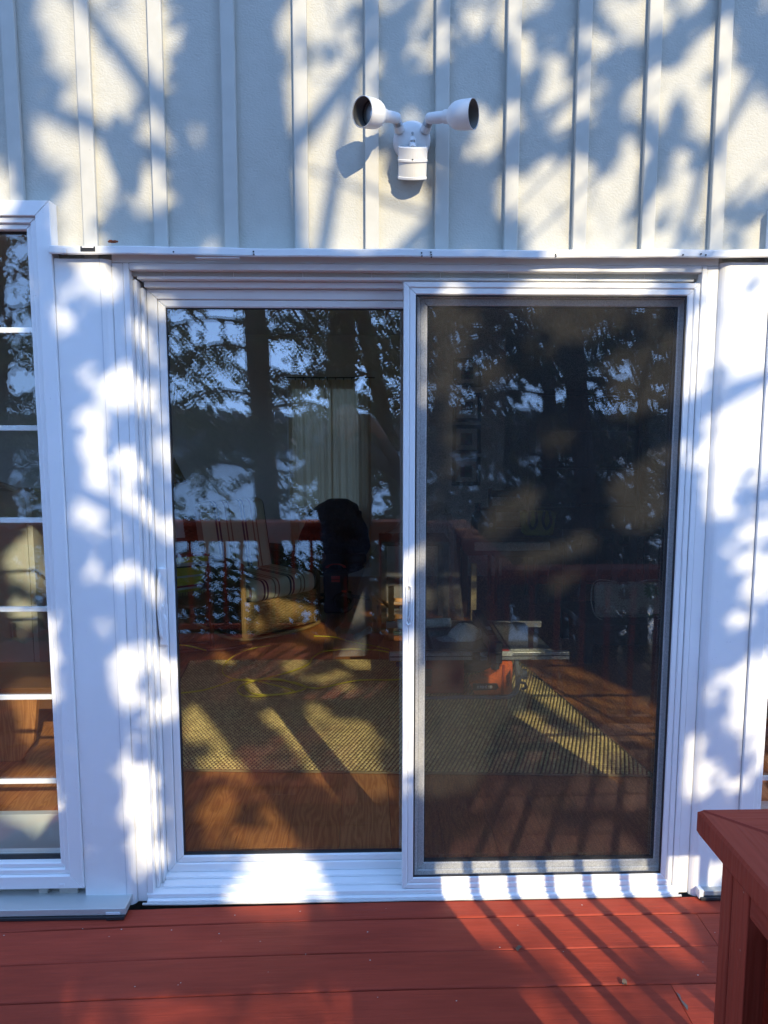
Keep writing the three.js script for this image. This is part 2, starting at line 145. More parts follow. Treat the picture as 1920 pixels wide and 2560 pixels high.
  leftTrimLow: [[-.22, 1.29, .03, -.00, -.00, -.02, 1.00], [-.19, 1.26, .02, -.00, -.00, -.03, 1.00], [-.10, 1.25, .03, -.00, -.00, -.05, 1.00], [-.23, 1.20, .02, -.00, -.00, -.04, 1.00], [-.17, 1.18, .04, -.00, -.00, -.03, 1.00], [-.19, 1.21, .02, -.00, -.00, -.02, .50], [-.10, 1.15, .02, -.00, -.00, -.02, .50], [-.07, 1.18, .03, -.00, -.00, -.01, .50], [-.02, 1.25, .03, -.00, -.00, -.02, 1.00], [.05, 1.20, .04, -.00, -.00, -.05, 1.00], [.08, 1.21, .02, -.00, -.00, -.04, 1.00], [.02, 1.21, .02, -.00, -.00, -.03, 1.00], [-.19, 1.03, .03, -.00, -.00, -.04, 1.00], [-.21, 1.03, .02, -.00, -.00, -.02, 1.00], [-.10, 1.05, .02, -.00, -.00, -.03, 1.00], [-.12, 1.01, .02, -.00, -.00, -.02, 1.00], [-.14, .99, .02, -.00, -.00, -.02, 1.00], [-.03, 1.01, .04, -.00, -.00, -.04, 1.00], [-.05, 1.02, .02, -.00, -.00, -.03, 1.00], [-.01, .97, .02, -.00, -.00, -.02, .50], [-.16, .85, .04, -.00, -.00, -.04, .50], [-.02, .79, .04, -.00, -.00, -.04, 1.00], [.00, .74, .04, -.00, -.00, -.05, 1.00], [.03, .69, .04, -.00, -.00, -.04, 1.00], [.04, .64, .02, -.00, -.00, -.04, 1.00], [.03, .58, .02, -.00, -.00, -.03, 1.00], [-.12, .74, .05, -.00, -.00, -.03, 1.00], [-.13, .69, .05, -.00, -.00, -.05, 1.00], [-.14, .65, .04, -.00, -.00, -.03, 1.00], [-.13, .59, .02, -.00, -.00, -.02, 1.00], [-.08, .72, .02, -.00, -.00, -.03, 1.00], [-.05, .61, .04, -.00, -.00, -.03, 1.00], [-.04, .57, .03, -.00, -.00, -.03, 1.00], [-.06, .59, .02, -.00, -.00, -.03, 1.00], [-.12, .50, .02, -.00, -.00, -.03, .50], [-.05, .49, .04, -.00, -.00, -.02, .50], [-.11, .39, .04, -.00, -.00, -.04, 1.00], [-.12, .34, .04, -.00, -.00, -.04, 1.00], [-.06, .36, .04, -.00, -.00, -.05, 1.00], [-.08, .32, .04, -.00, -.00, -.03, 1.00], [-.11, .25, .04, -.00, -.00, -.05, 1.00], [-.12, .20, .04, -.00, -.00, -.04, 1.00], [-.06, .23, .04, -.00, -.00, -.03, 1.00], [-.04, .26, .03, -.00, -.00, -.02, .50], [-.05, .18, .03, -.00, -.00, -.03, .50], [-.09, .13, .04, -.00, -.00, -.03, 1.00], [-.11, .08, .02, -.00, -.00, -.03, 1.00], [-.04, .08, .04, -.00, -.00, -.04, 1.00], [-.07, .03, .04, -.00, -.00, -.03, 1.00], [-.11, .02, .02, -.00, -.00, -.02, 1.00], [-.03, .04, .02, -.00, -.00, -.04, 1.00]],
  head: [[.58, 2.12, .10, .00, -.00, -.02, 1.00], [.74, 2.12, .10, .00, -.00, -.02, 1.00], [.68, 2.07, .20, .00, -.00, -.02, 1.00], [.22, 2.07, .02, .00, -.00, -.02, 1.00], [-.18, 2.13, .04, .00, -.00, -.02, 1.00], [.63, 2.04, .15, .00, -.00, -.03, 1.00], [.22, 2.04, .03, .00, -.00, -.03, 1.00], [1.30, 2.07, .11, .00, .00, -.02, 1.00], [1.52, 2.07, .09, .00, .00, -.02, 1.00], [1.77, 2.08, .06, .00, .00, -.02, .50], [1.05, 2.02, .09, .00, .00, -.01, .50], [1.34, 2.03, .14, .00, .00, -.02, 1.00], [1.56, 2.02, .04, .00, .00, -.01, 1.00], [1.70, 2.03, .04, .00, .00, -.01, 1.00]],
  screen: [[1.37, 1.93, .09, .00, .00, -.06, 1.00], [1.33, 1.86, .07, .00, .00, -.03, 1.00], [1.48, 1.85, .05, .00, .00, -.04, 1.00], [1.50, 1.95, .04, .00, .00, -.05, 1.00], [1.72, 1.76, .07, .00, .00, -.07, 1.00], [1.63, 1.73, .07, .00, .00, -.05, 1.00], [1.51, 1.71, .07, .00, .00, -.03, 1.00], [1.24, 1.76, .05, .00, .00, -.03, .50], [1.08, 1.68, .05, .00, .00, -.04, .50], [1.00, 1.80, .03, .00, .00, -.06, .50], [1.04, 1.82, .03, .00, .00, -.05, .50], [1.17, 1.92, .04, .00, .00, -.05, .50], [1.69, 1.65, .06, .00, .00, -.05, .50], [1.60, 1.79, .04, .00, .00, -.03, 1.00], [1.28, 1.47, .04, -.00, .00, -.04, .50], [1.74, 1.91, .04, .00, .00, -.06, .50], [1.67, 1.42, .07, -.00, .00, -.04, .50], [1.38, 2.00, .12, .00, .00, -.01, 1.00], [.95, 1.88, .02, .00, .00, -.07, 1.00], [.95, 1.76, .02, .00, .00, -.07, 1.00], [.95, 1.60, .02, .00, .00, -.06, 1.00], [.95, 1.68, .02, .00, .00, -.03, 1.00], [.94, 1.50, .02, -.00, .00, -.04, .50], [.95, 1.40, .02, -.00, .00, -.05, .50], [.89, 1.88, .02, .00, .00, -.02, 1.00], [.89, 1.82, .02, .00, .00, -.03, 1.00], [.89, 1.68, .02, .00, .00, -.06, .50], [1.84, 1.57, .02, -.00, .00, -.05, .50], [1.81, 1.96, .02, .00, .00, -.06, 1.00], [1.81, 1.81, .02, .00, .00, -.04, 1.00]],
  mullion: [[.89, .64, .03, -.00, .00, -.07, 1.00], [.89, .54, .03, -.00, .00, -.07, 1.00], [.89, .44, .03, -.00, .00, -.07, 1.00], [.89, .34, .03, -.00, .00, -.07, 1.00], [.93, .55, .02, -.00, .00, -.12, 1.00], [.93, .39, .02, -.00, .00, -.11, 1.00], [.87, .67, .02, -.00, .00, -.06, 1.00], [.87, .55, .02, -.00, .00, -.09, 1.00], [.87, .40, .02, -.00, .00, -.12, 1.00], [.92, .67, .03, -.00, .00, -.09, 1.00], [.92, .52, .03, -.00, .00, -.12, 1.00], [.93, .37, .03, -.00, .00, -.09, 1.00], [.06, .72, .02, -.00, -.00, -.05, 1.00], [.06, .62, .02, -.00, -.00, -.03, .50], [.87, 1.15, .02, -.00, .00, -.04, 1.00], [.89, 1.10, .03, -.00, .00, -.03, 1.00], [.93, 1.23, .02, -.00, .00, -.04, .50], [.93, .98, .03, -.00, .00, -.06, 1.00], [.87, .93, .02, -.00, .00, -.05, 1.00]],
  rightTrim: [[1.93, 2.08, .06, .00, .00, -.05, 1.00], [1.96, 1.98, .03, .00, .00, -.03, .50], [1.92, 2.03, .05, .00, .00, -.05, 1.00], [1.98, 1.92, .03, .00, .00, -.04, 1.00], [1.95, 1.87, .05, .00, .00, -.02, .50], [1.91, 1.81, .05, .00, .00, -.05, .50], [1.97, 1.79, .04, .00, .00, -.04, 1.00], [1.90, 1.73, .03, .00, .00, -.03, .50], [1.98, 1.73, .03, .00, .00, -.03, 1.00], [1.93, 1.60, .07, .00, .00, -.07, 1.00], [1.97, 1.54, .07, -.00, .00, -.05, 1.00], [1.93, 1.50, .05, -.00, .00, -.03, 1.00], [1.93, 1.19, .04, -.00, .00, -.04, 1.00], [1.99, 1.22, .03, -.00, .00, -.03, 1.00], [1.91, 1.35, .03, -.00, .00, -.03, .50], [1.89, 1.18, .03, -.00, .00, -.03, .50], [1.86, 1.44, .03, -.00, .00, -.05, 1.00], [1.85, 1.60, .02, .00, .00, -.07, 1.00], [1.93, 1.07, .03, -.00, .00, -.02, 1.00], [1.94, .96, .03, -.00, .00, -.02, 1.00], [1.95, 1.01, .03, -.00, .00, -.02, .50], [2.03, 1.11, .03, -.00, .00, -.05, .50], [2.04, 1.02, .03, -.00, .00, -.05, 1.00], [1.88, .87, .03, -.00, .00, -.02, 1.00], [1.94, .87, .02, -.00, .00, -.01, .50], [1.97, .72, .05, -.00, .00, -.04, .50], [1.93, .66, .06, -.00, .00, -.04, 1.00], [1.95, .59, .07, -.00, .00, -.07, 1.00], [2.03, .57, .06, -.00, .00, -.06, 1.00], [2.07, .48, .03, -.00, .00, -.05, 1.00], [1.93, .51, .05, -.00, .00, -.04, 1.00], [1.98, .46, .05, -.00, .00, -.04, 1.00], [2.04, .67, .03, -.00, .00, -.04, .50], [2.02, .37, .05, -.00, .00, -.02, .50], [1.91, .32, .04, -.00, .00, -.03, .50], [1.82, 1.92, .04, .00, .01, -.13, 1.00], [1.82, 1.70, .04, .00, .01, -.12, .50], [1.81, 1.51, .04, -.00, .00, -.09, 1.00], [1.81, 1.30, .04, -.00, .01, -.12, 1.00], [1.86, 1.10, .03, -.00, .00, -.06, .50], [1.78, .34, .03, -.00, .00, -.06, 1.00], [1.79, .30, .02, -.00, .00, -.02, 1.00], [1.77, .42, .02, -.00, .00, -.05, .50], [1.81, .61, .01, -.00, .00, -.05, 1.00], [1.82, .30, .01, -.00, .00, -.03, 1.00], [1.78, .07, .02, -.00, .00, -.04, 1.00], [1.78, .02, .02, -.00, .00, -.02, 1.00]],
  floorLeft: [[.36, .73, .08, -.00, -.03, -.11, 1.00], [.29, .64, .04, -.00, -.02, -.06, 1.00], [.41, .61, .06, -.00, -.02, -.06, 1.00], [.42, .78, .04, -.00, -.02, -.06, .50], [.40, .96, .04, -.00, -.02, -.06, 1.00], [.72, 1.36, .04, -.00, -.02, -.06, 1.00], [.71, 1.29, .04, -.00, -.03, -.07, .50], [.79, 1.06, .04, -.00, -.03, -.06, 1.00], [.78, .93, .05, -.00, -.03, -.06, 1.00], [.76, .86, .05, -.00, -.03, -.05, 1.00], [.77, .76, .06, -.00, -.04, -.07, 1.00], [.77, .69, .05, -.00, -.03, -.06, 1.00], [.78, .59, .04, -.00, -.03, -.05, 1.00], [.78, .53, .04, -.00, -.02, -.03, 1.00], [.78, .46, .03, -.00, -.03, -.04, 1.00], [.78, .39, .03, -.00, -.03, -.05, 1.00], [.79, .31, .02, -.00, -.02, -.03, 1.00], [1.14, 1.23, .07, -.00, -.05, -.09, 1.00], [1.11, 1.12, .04, -.00, -.03, -.05, 1.00], [1.23, 1.07, .06, -.00, -.03, -.05, 1.00], [1.36, 1.12, .05, -.00, -.03, -.05, 1.00], [1.32, 1.02, .04, -.00, -.03, -.04, 1.00], [1.56, 1.22, .09, -.00, -.03, -.04, 1.00], [1.54, 1.35, .07, -.00, -.05, -.08, 1.00], [1.59, 1.29, .05, -.00, -.02, -.03, 1.00], [1.03, .82, .05, -.00, -.03, -.05, 1.00], [1.02, .76, .03, -.00, -.03, -.05, 1.00], [1.05, .68, .05, -.00, -.04, -.07, 1.00], [1.12, .63, .07, -.00, -.06, -.09, 1.00], [1.00, .55, .05, -.00, -.04, -.06, 1.00], [1.15, .57, .06, -.00, -.04, -.05, .50], [1.07, .53, .05, -.00, -.02, -.03, 1.00], [1.01, .45, .06, -.00, -.03, -.04, 1.00], [1.01, .36, .06, -.00, -.05, -.06, 1.00], [1.01, .30, .03, -.00, -.02, -.03, .50], [.36, .47, .07, -.00, -.02, -.05, 1.00], [.42, .44, .05, -.00, -.03, -.06, 1.00], [.30, .43, .04, -.00, -.02, -.05, 1.00], [.29, .26, .06, -.00, -.03, -.07, 1.00], [.21, .20, .05, -.00, -.01, -.04, 1.00], [.46, .25, .05, -.00, -.03, -.06, .50], [.49, .21, .05, -.00, -.02, -.04, .50], [.48, .36, .03, -.00, -.02, -.05, 1.00], [.43, .37, .04, -.00, -.02, -.04, .50]],
  floorBack: [[1.57, 1.67, .10, -.00, -.07, -.11, 1.00], [1.97, 1.95, .06, -.00, -.04, -.06, 1.00], [2.03, 1.75, .09, -.00, -.07, -.09, 1.00], [2.14, 2.06, .05, -.00, -.06, -.08, 1.00], [2.14, 1.77, .07, -.00, -.07, -.09, 1.00], [1.24, 1.96, .05, -.00, -.00, -.05, 1.00], [1.41, 1.92, .07, -.00, -.00, -.09, 1.00], [1.53, 1.94, .07, -.00, -.00, -.07, 1.00], [1.35, 1.83, .07, -.00, -.00, -.05, 1.00], [1.58, 1.87, .03, -.00, -.00, -.05, 1.00], [1.30, 2.05, .10, -.00, -.00, -.03, 1.00], [2.16, 1.99, .10, -.00, .00, -.07, 1.00], [.78, 2.15, .09, -.00, -.00, -.07, 1.00]],
  rugRight: [[2.39, 1.04, .06, -.00, -.07, -.06, 1.00], [2.39, 1.00, .05, -.00, -.05, -.04, 1.00], [2.39, .92, .06, -.00, -.04, -.04, 1.00], [2.37, .84, .05, -.00, -.05, -.04, 1.00], [2.35, .78, .04, -.00, -.05, -.04, 1.00], [2.34, .73, .04, -.00, -.04, -.04, .50], [2.11, .74, .05, -.00, -.05, -.05, 1.00], [2.07, .66, .04, -.00, -.03, -.03, 1.00], [2.08, .62, .05, -.00, -.05, -.04, 1.00], [2.08, .57, .05, -.00, -.05, -.04, 1.00], [2.10, .53, .05, -.00, -.06, -.05, 1.00], [2.15, .52, .04, -.00, -.05, -.04, 1.00], [2.30, .59, .04, -.00, -.06, -.04, .50], [2.26, .51, .05, -.00, -.05, -.04, .50], [2.26, .61, .04, -.00, -.05, -.04, .50], [2.17, .44, .03, -.00, -.02, -.02, .50]],
  saw: [[2.22, 1.11, .04, -.00, .00, -.07, 1.00], [2.13, 1.09, .07, -.00, .00, -.03, 1.00], [2.00, 1.42, .07, -.00, .00, -.05, .50], [2.32, 1.30, .11, -.00, .00, -.02, 1.00], [2.32, 1.37, .11, -.00, .00, -.02, .50], [1.91, 1.47, .06, -.00, .00, -.02, .50]],
  leftRoom: [[-.49, .70, .05, -.00, -.01, -.13, 1.00], [-.44, .33, .07, -.00, .01, -.10, 1.00], [-.47, .25, .04, -.00, .00, -.04, 1.00], [-.59, 1.49, .05, -.00, -.00, -.07, .50], [-.50, 1.93, .07, -.00, -.01, -.12, .50]],
  deck: [[.93, -.03, .02, -.00, -.04, -.05, 1.00], [.92, -.11, .04, -.00, -.04, -.04, .50], [1.02, -.03, .05, -.00, -.03, -.04, .50], [1.05, -.04, .04, -.00, -.02, -.02, 1.00], [1.02, -.11, .05, -.00, -.03, -.03, .50], [1.15, -.03, .05, -.00, -.04, -.04, 1.00], [1.12, -.09, .04, -.00, -.02, -.02, 1.00], [1.14, -.12, .06, -.00, -.03, -.03, 1.00], [1.28, -.04, .04, -.00, -.04, -.04, 1.00], [1.27, -.09, .06, -.00, -.04, -.03, 1.00], [1.30, -.13, .04, -.00, -.03, -.03, 1.00], [1.26, -.18, .05, -.00, -.04, -.03, 1.00], [1.28, -.21, .05, -.00, -.04, -.03, 1.00], [1.30, -.23, .03, -.00, -.02, -.01, 1.00], [1.28, -.26, .04, -.00, -.03, -.02, 1.00], [1.30, -.29, .05, -.00, -.03, -.02, 1.00], [1.41, -.03, .05, -.00, -.04, -.03, 1.00], [1.40, -.01, .03, -.00, -.02, -.02, 1.00], [1.39, -.10, .03, -.00, -.03, -.02, .50], [1.52, -.02, .03, -.00, -.02, -.02, .50], [1.64, -.05, .03, -.00, -.03, -.02, 1.00], [1.66, -.07, .03, -.00, -.02, -.02, .50], [1.56, -.11, .03, -.00, -.04, -.03, 1.00], [1.56, -.15, .04, -.00, -.03, -.02, 1.00], [1.55, -.19, .05, -.00, -.04, -.03, 1.00], [1.55, -.22, .03, -.00, -.03, -.02, 1.00], [1.79, -.03, .05, -.00, -.05, -.03, 1.00], [1.78, -.07, .05, -.00, -.05, -.03, 1.00], [1.78, -.10, .03, -.00, -.03, -.02, 1.00], [1.71, -.10, .04, -.00, -.05, -.03, .50], [1.19, -.22, .03, -.00, -.02, -.02, 1.00], [1.19, -.26, .03, -.00, -.02, -.02, 1.00], [1.15, -.18, .04, -.00, -.02, -.02, .50], [1.18, -.20, .02, -.00, -.02, -.01, .50], [1.40, -.19, .04, -.00, -.03, -.02, .50], [1.47, -.25, .03, -.00, -.03, -.02, .50], [1.06, -.18, .02, -.00, -.02, -.02, .50], [1.05, -.27, .02, -.00, -.01, -.01, .50], [.93, -.08, .02, -.00, -.03, -.03, 1.00], [.93, -.13, .02, -.00, -.02, -.03, 1.00], [.29, -.10, .06, -.00, -.01, -.03, 1.00], [.35, -.10, .03, -.00, -.01, -.03, 1.00], [.52, -.04, .05, -.00, -.02, -.03, 1.00], [.55, -.07, .02, -.00, -.02, -.04, 1.00], [.59, -.03, .02, -.00, -.01, -.02, 1.00], [.40, -.02, .05, -.00, -.01, -.01, .50], [.28, -.01, .03, -.00, -.01, -.01, .50]],
  sill: [[.24, .10, .05, -.00, -.00, -.04, .50], [.33, .11, .03, -.00, -.00, -.05, 1.00], [.42, .12, .05, -.00, -.00, -.03, 1.00], [.49, .09, .05, -.00, -.00, -.03, .50], [.53, .14, .02, -.00, -.00, -.03, 1.00], [.37, .04, .09, -.00, -.00, -.03, .50], [.54, .02, .03, -.00, -.00, -.01, .50], [.93, .08, .01, -.00, .00, -.04, 1.00], [1.03, .05, .05, -.00, .00, -.06, 1.00], [1.15, .06, .05, -.00, .00, -.06, 1.00], [1.27, .05, .04, -.00, .00, -.06, .50], [1.41, .06, .04, -.00, .00, -.05, 1.00], [1.55, .05, .04, -.00, .00, -.05, .50], [1.67, .05, .04, -.00, .00, -.04, .50]],
};

// ------------------------------------------------------------------ the house front
// a frame of four bars with mitred corners; returns the four pieces
function mitred(x0, x1, y0, y1, w, z0, z1, bv = 0.0025) {
  const a = [[x0, y0], [x1, y0], [x1, y1], [x0, y1]], b = [[x0 + w, y0 + w], [x1 - w, y0 + w], [x1 - w, y1 - w], [x0 + w, y1 - w]], out = [];
  for (let i = 0; i < 4; i++) { const j = (i + 1) % 4; out.push(extrude([a[i], a[j], b[j], b[i]], z1 - z0 - 2 * bv, bv).translate(0, 0, z0 + bv)); }
  return out;
}
const pane = (x0, x1, y0, y1, z) => { const g = []; for (const [dz, t] of [[0, 0.0012], [-0.013, -0.0009]]) { const p = new THREE.PlaneGeometry(x1 - x0, y1 - y0, 1, 1).rotateX(t).rotateY(t * 0.7); p.translate((x0 + x1) / 2, (y0 + y1) / 2, z + dz); g.push(boxuv(p)); } return fuse(g); };

const wall = thing('house_wall', 'cream house wall of embossed board and batten siding above the door', 'wall');
part('wall_core', [box(-6, -1.36, 0, 4.2, -0.17, -0.044, 0), box(-1.36, -0.26, 2.22, 4.2, -0.17, -0.044, 0), box(-1.36, -0.26, -0.1, 0.09, -0.17, -0.044, 0), box(-0.26, -0.012, 0, 4.2, -0.17, -0.044, 0), box(-0.012, 1.822, 2.065, 4.2, -0.17, -0.044, 0), box(1.822, 2.02, 0, 4.2, -0.17, -0.044, 0), box(2.02, 3.2, 2.22, 4.2, -0.17, -0.044, 0), box(2.02, 3.2, -0.1, 0.09, -0.17, -0.044, 0), box(3.2, 6, 0, 4.2, -0.17, -0.044, 0)], mat([0.5, 0.5, 0.48], 0.9), wall);
for (let k = -5; k < 20; k++) {                                   // upright boards between the battens, each its own panel
  const x = 0.119 + 0.2148 * k;
  const zf = -0.030 + 0.0009 * (hash(k, 3, 5) - 0.5);
  if (x < -0.25 && x + 0.214 > -0.2) { part('siding_panel', [box(x + 0.0008, -0.24, 2.24, 4.2, -0.0438, zf, 0), box(-0.24, x + 0.2140, 2.06, 4.2, -0.0438, zf, 0)], M.siding, wall); continue; }
  part('siding_panel', box(x + 0.0008, x + 0.2140, (x < -0.25 && x > -1.5) || (x > 1.9 && x < 3.1) ? 2.24 : 2.06, 4.2, -0.0438, zf, 0.001), M.siding, wall);
}
for (let k = -4; k < 19; k++) {
  const x = 0.119 + 0.2148 * k, lean = (hash(k, 8, 2) - 0.5) * 0.004;
  const g = box(x - 0.0215, x + 0.0215, (x < -0.25 && x > -1.5) || (x > 2.0 && x < 3.15) ? 2.24 : 2.08, 4.2, -0.0296, -0.011, 0.004); const p = g.attributes.position; for (let i = 0; i < p.count; i++) p.setX(i, p.getX(i) + lean * (p.getY(i) - 2.1) + 0.0012 * Math.sin(p.getY(i) * 5 + k));
  part('batten', g, M.batten, wall);
}
{ // the cladding lower down, seen only under the left window
  part('siding_panel', box(-3, -0.205, 0.012, 0.1, -0.0438, -0.022, 0.001), M.siding, wall, 'short strip of weathered siding under the window');
  for (const x of [-0.345, -0.275, -0.245]) part('batten', box(x - 0.018, x + 0.014, 0.014, 0.1, -0.0216, -0.002, 0.003), M.batten, wall);
}
{ // roof edge high above the picture
  const r = thing('roof_eave', 'shallow roof edge above the siding', 'roof');
  part('soffit', box(-6, 6, 4.2, 4.24, -5.6, 0.25, 0), M.vinyl, r); part('fascia', box(-6, 6, 4.2, 4.4, 0.25, 0.28), M.vinyl, r); part('roof_slope', box(-6, 6, 4.4, 4.46, -5.6, 0.3, 0), mat([0.09, 0.085, 0.08], 0.9), r);
}
{ // drip ledge across the head of the door
  const n = 90, L = -0.199, Rr = 3.4, pr = [[-0.03, 2.134], [0.036, 2.126], [0.045, 2.122], [0.0455, 2.104], [0.043, 2.100], [0.0405, 2.103], [0.040, 2.116], [-0.03, 2.122]], pos = [], idx = [];
  for (let i = 0; i <= n; i++) { const x = L + ((Rr - L) * i) / n, sag = 0.004 + 0.006 * Math.pow(Math.abs((x - 0.85) / 1.05), 2) * (x < 2 ? 1 : 1.2) + 0.0012 * Math.sin(x * 9) + 0.0009 * Math.sin(x * 23 + 1); for (const [z, y] of pr) pos.push(x, y + Math.min(sag, 0.018), z + 0.0012 * Math.sin(x * 13)); }
  const m = pr.length; for (let i = 0; i < n; i++) for (let j = 0; j < m; j++) { const a = i * m + j, b = i * m + ((j + 1) % m); idx.push(a, b, a + m, b, b + m, a + m); }
  for (const o of [0, n * m]) for (let j = 1; j < m - 1; j++) idx.push(o, o ? o + j + 1 : o + j, o ? o + j : o + j + 1);
  const g = new THREE.BufferGeometry(); g.setAttribute('position', new THREE.Float32BufferAttribute(pos, 3)); g.setIndex(idx); const q = g.toNonIndexed(); q.computeVertexNormals();
  const t = thing('drip_ledge', 'long white metal drip ledge over the sliding door, torn open near its left end', 'ledge');
  part('flashing', boxuv(q), M.alu, t);
  const tornY = 2.124;
  part('torn_opening', [box(-0.106, -0.062, tornY - 0.008, tornY + 0.0065, 0.044, 0.0466, 0.001)], M.dark, t, 'dark torn slot in the ledge');
  part('bent_flap', box(-0.114, -0.104, tornY - 0.012, tornY + 0.004, 0.046, 0.051, 0.001).rotateZ(0.02), M.alu, t); part('bent_flap', [box(-0.1, -0.066, tornY + 0.001, tornY + 0.0065, 0.0467, 0.05, 0.001)], M.alu, t);
  for (const [x, y] of [[0.17, 0.01], [0.408, 0.012], [0.409, 0.004], [0.913, 0.011], [0.914, 0.002], [0.941, 0.013], [0.942, 0.006], [0.943, -0.001], [1.32, 0.009], [1.321, 0.004], [1.71, 0.01], [1.765, 0.013], [1.78, 0.01]]) { const c = cyl(0.0024, 0.0024, 0.003, 8); c.rotateX(Math.PI / 2); c.translate(x, 2.106 + y, 0.0462); part('nail_hole', c, M.dark, t); }
  part('lower_lip', box(0.235, 0.365, 2.098, 2.1, 0.03, 0.05, 0.0006), M.alu, t);
}
solo('seed_clump', [0, 1, 2, 3, 4, 5].map((i) => { const g = new THREE.IcosahedronGeometry(0.004 + 0.002 * hash(i, 1, 1), 0); g.scale(1.5, 0.9, 1); return g.translate(-0.026 + i * 0.0042, 2.149 + 0.002 * hash(i, 4, 4), 0.02 + 0.006 * hash(i, 2, 7)); }), mat([0.25, 0.06, 0.02], 0.9), 'tiny brown clump of seeds lying on the drip ledge', 'seeds');

// flat white trim boards beside the door, each with a rounded return towards the door
function trimBoard(name, x0, x1, s, label) {                      // s: +1 rounded edge on the right
  const t = thing(name, label, 'trim board', [0, 0, 0], 0);
  const e = s > 0 ? x1 : x0, w = 0.03, prof = [], lo = s > 0 ? x0 : x1;
  prof.push([lo, -0.03], [lo, 0.012]);
  for (let i = 0; i <= 6; i++) { const a = (i / 6) * Math.PI / 2; prof.push([e - s * w + s * w * Math.sin(a), 0.012 - 0.03 * (1 - Math.cos(a))]); }
  prof.push([e, -0.03]);
  const g = extrude(s > 0 ? prof : prof.slice().reverse(), 2.105, 0).rotateX(-Math.PI / 2);   // x, z outline, risen along y
  g.scale(1, 1, -1); const idx = g.toNonIndexed(); const p = idx.attributes.position; for (let i = 0; i < p.count; i += 3) { for (const k of ['x']) { const a = [p.getX(i), p.getY(i), p.getZ(i)], c = [p.getX(i + 2), p.getY(i + 2), p.getZ(i + 2)]; p.setXYZ(i, ...c); p.setXYZ(i + 2, ...a); } }
  idx.computeVertexNormals(); idx.translate(0, -0.003, 0);
  part('board_face', boxuv(idx), M.vinyl, t);
  return t;
}
const tl = trimBoard('trim_board', -0.199, -0.031, 1, 'smooth white trim board between the grilled left window and the door, dappled with sun');
part('seam_strip', box(-0.064, -0.0615, 0.0, 2.1, 0.0115, 0.0135, 0.0004), M.vinylGrey, tl);
const tr = trimBoard('trim_board', 1.846, 2.0, -1, 'smooth white trim board right of the door, mostly in sunshine');

// sill strip and black membrane under the left window, and the stub at the right
const sl = thing('base_flashing', 'weathered metal base strip with black membrane under the left window', 'flashing');
part('metal_strip', box(-3, -0.045, 0.012, 0.036, -0.021, 0.083, 0.003), mat([0.55, 0.56, 0.54], 0.4, { metalness: 0.3, map: dirt }), sl);
part('membrane', [box(-3, -0.05, 0.0012, 0.0115, -0.02, 0.09, 0.002), box(-0.105, -0.047, 0.004, 0.016, 0.05, 0.094, 0.002).rotateZ(0.03)], M.gasket, sl);
part('peeled_flap', box(-0.108, -0.062, 0.016, 0.024, 0.0832, 0.087, 0.001), M.vinylGrey, sl);
const sr = thing('base_flashing', 'short grey metal base stub right of the door', 'flashing');
part('metal_strip', box(1.872, 2.6, 0.014, 0.032, -0.02, 0.036, 0.003), mat([0.45, 0.45, 0.42], 0.5, { metalness: 0.3, map: dirt }), sr); part('end_cap', box(1.868, 1.884, 0.006, 0.036, -0.02, 0.039), M.vinylGrey, sr); part('membrane', box(1.872, 2.6, 0.002, 0.0135, -0.02, 0.045), M.gasket, sr);

// the two windows with bars between the panes
function gridWindow(name, x0, x1, label, bars, uprights, doorSide) {
  const t = thing(name, label, 'window');
  for (const g of mitred(x0, x1, 0.068, 2.268, 0.045, -0.04, 0.022)) part('casing', g, M.vinyl, t);
  for (const g of mitred(x0 + 0.0455, x1 - 0.0455, 0.1135, 2.2225, 0.018, -0.06, 0.012)) part('casing_step', g, M.vinyl, t);
  for (const g of mitred(x0 + 0.064, x1 - 0.064, 0.132, 2.204, 0.016, -0.09, 0.003)) part('sash', g, M.vinyl, t);
  part('glazing_seal', mitred(x0 + 0.0802, x1 - 0.0802, 0.1482, 2.1878, 0.004, -0.05, -0.02, 0.0005), M.gasket, t);
  const gp = part('glass_pane', pane(x0 + 0.079, x1 - 0.079, 0.147, 2.189, -0.03), M.glassWavy, t);
  for (const y of bars) part('window_bar', box(x0 + 0.084, x1 - 0.084, y - 0.0085, y + 0.0085, -0.041, -0.0325, 0.002), M.vinyl, t);
  for (const x of uprights) part('window_bar', box(x - 0.0085, x + 0.0085, 0.152, 2.184, -0.0412, -0.0327, 0.002), M.vinyl, t);
  part('inner_sill', box(x0 + 0.05, x1 - 0.05, 0.06, 0.225, -0.2, -0.171), mat([0.6, 0.62, 0.58], 0.5), t);
  return t;
}
const rows = [1.895, 1.592, 1.298, 1.006, 0.709, 0.417];
const wl = gridWindow('grilled_window', -1.36, -0.2005, 'tall white window with horizontal bars at the left edge of the picture', rows, [-0.78], 1);
part('weep_cap', box(-0.28, -0.262, 0.078, 0.086, 0.0222, 0.0245), M.vinyl, wl);
const wr = gridWindow('grilled_window', 2.0025, 3.15, 'white framed dark window at the right edge behind the railing', rows.map((y) => y - 0.02), [2.6], -1);

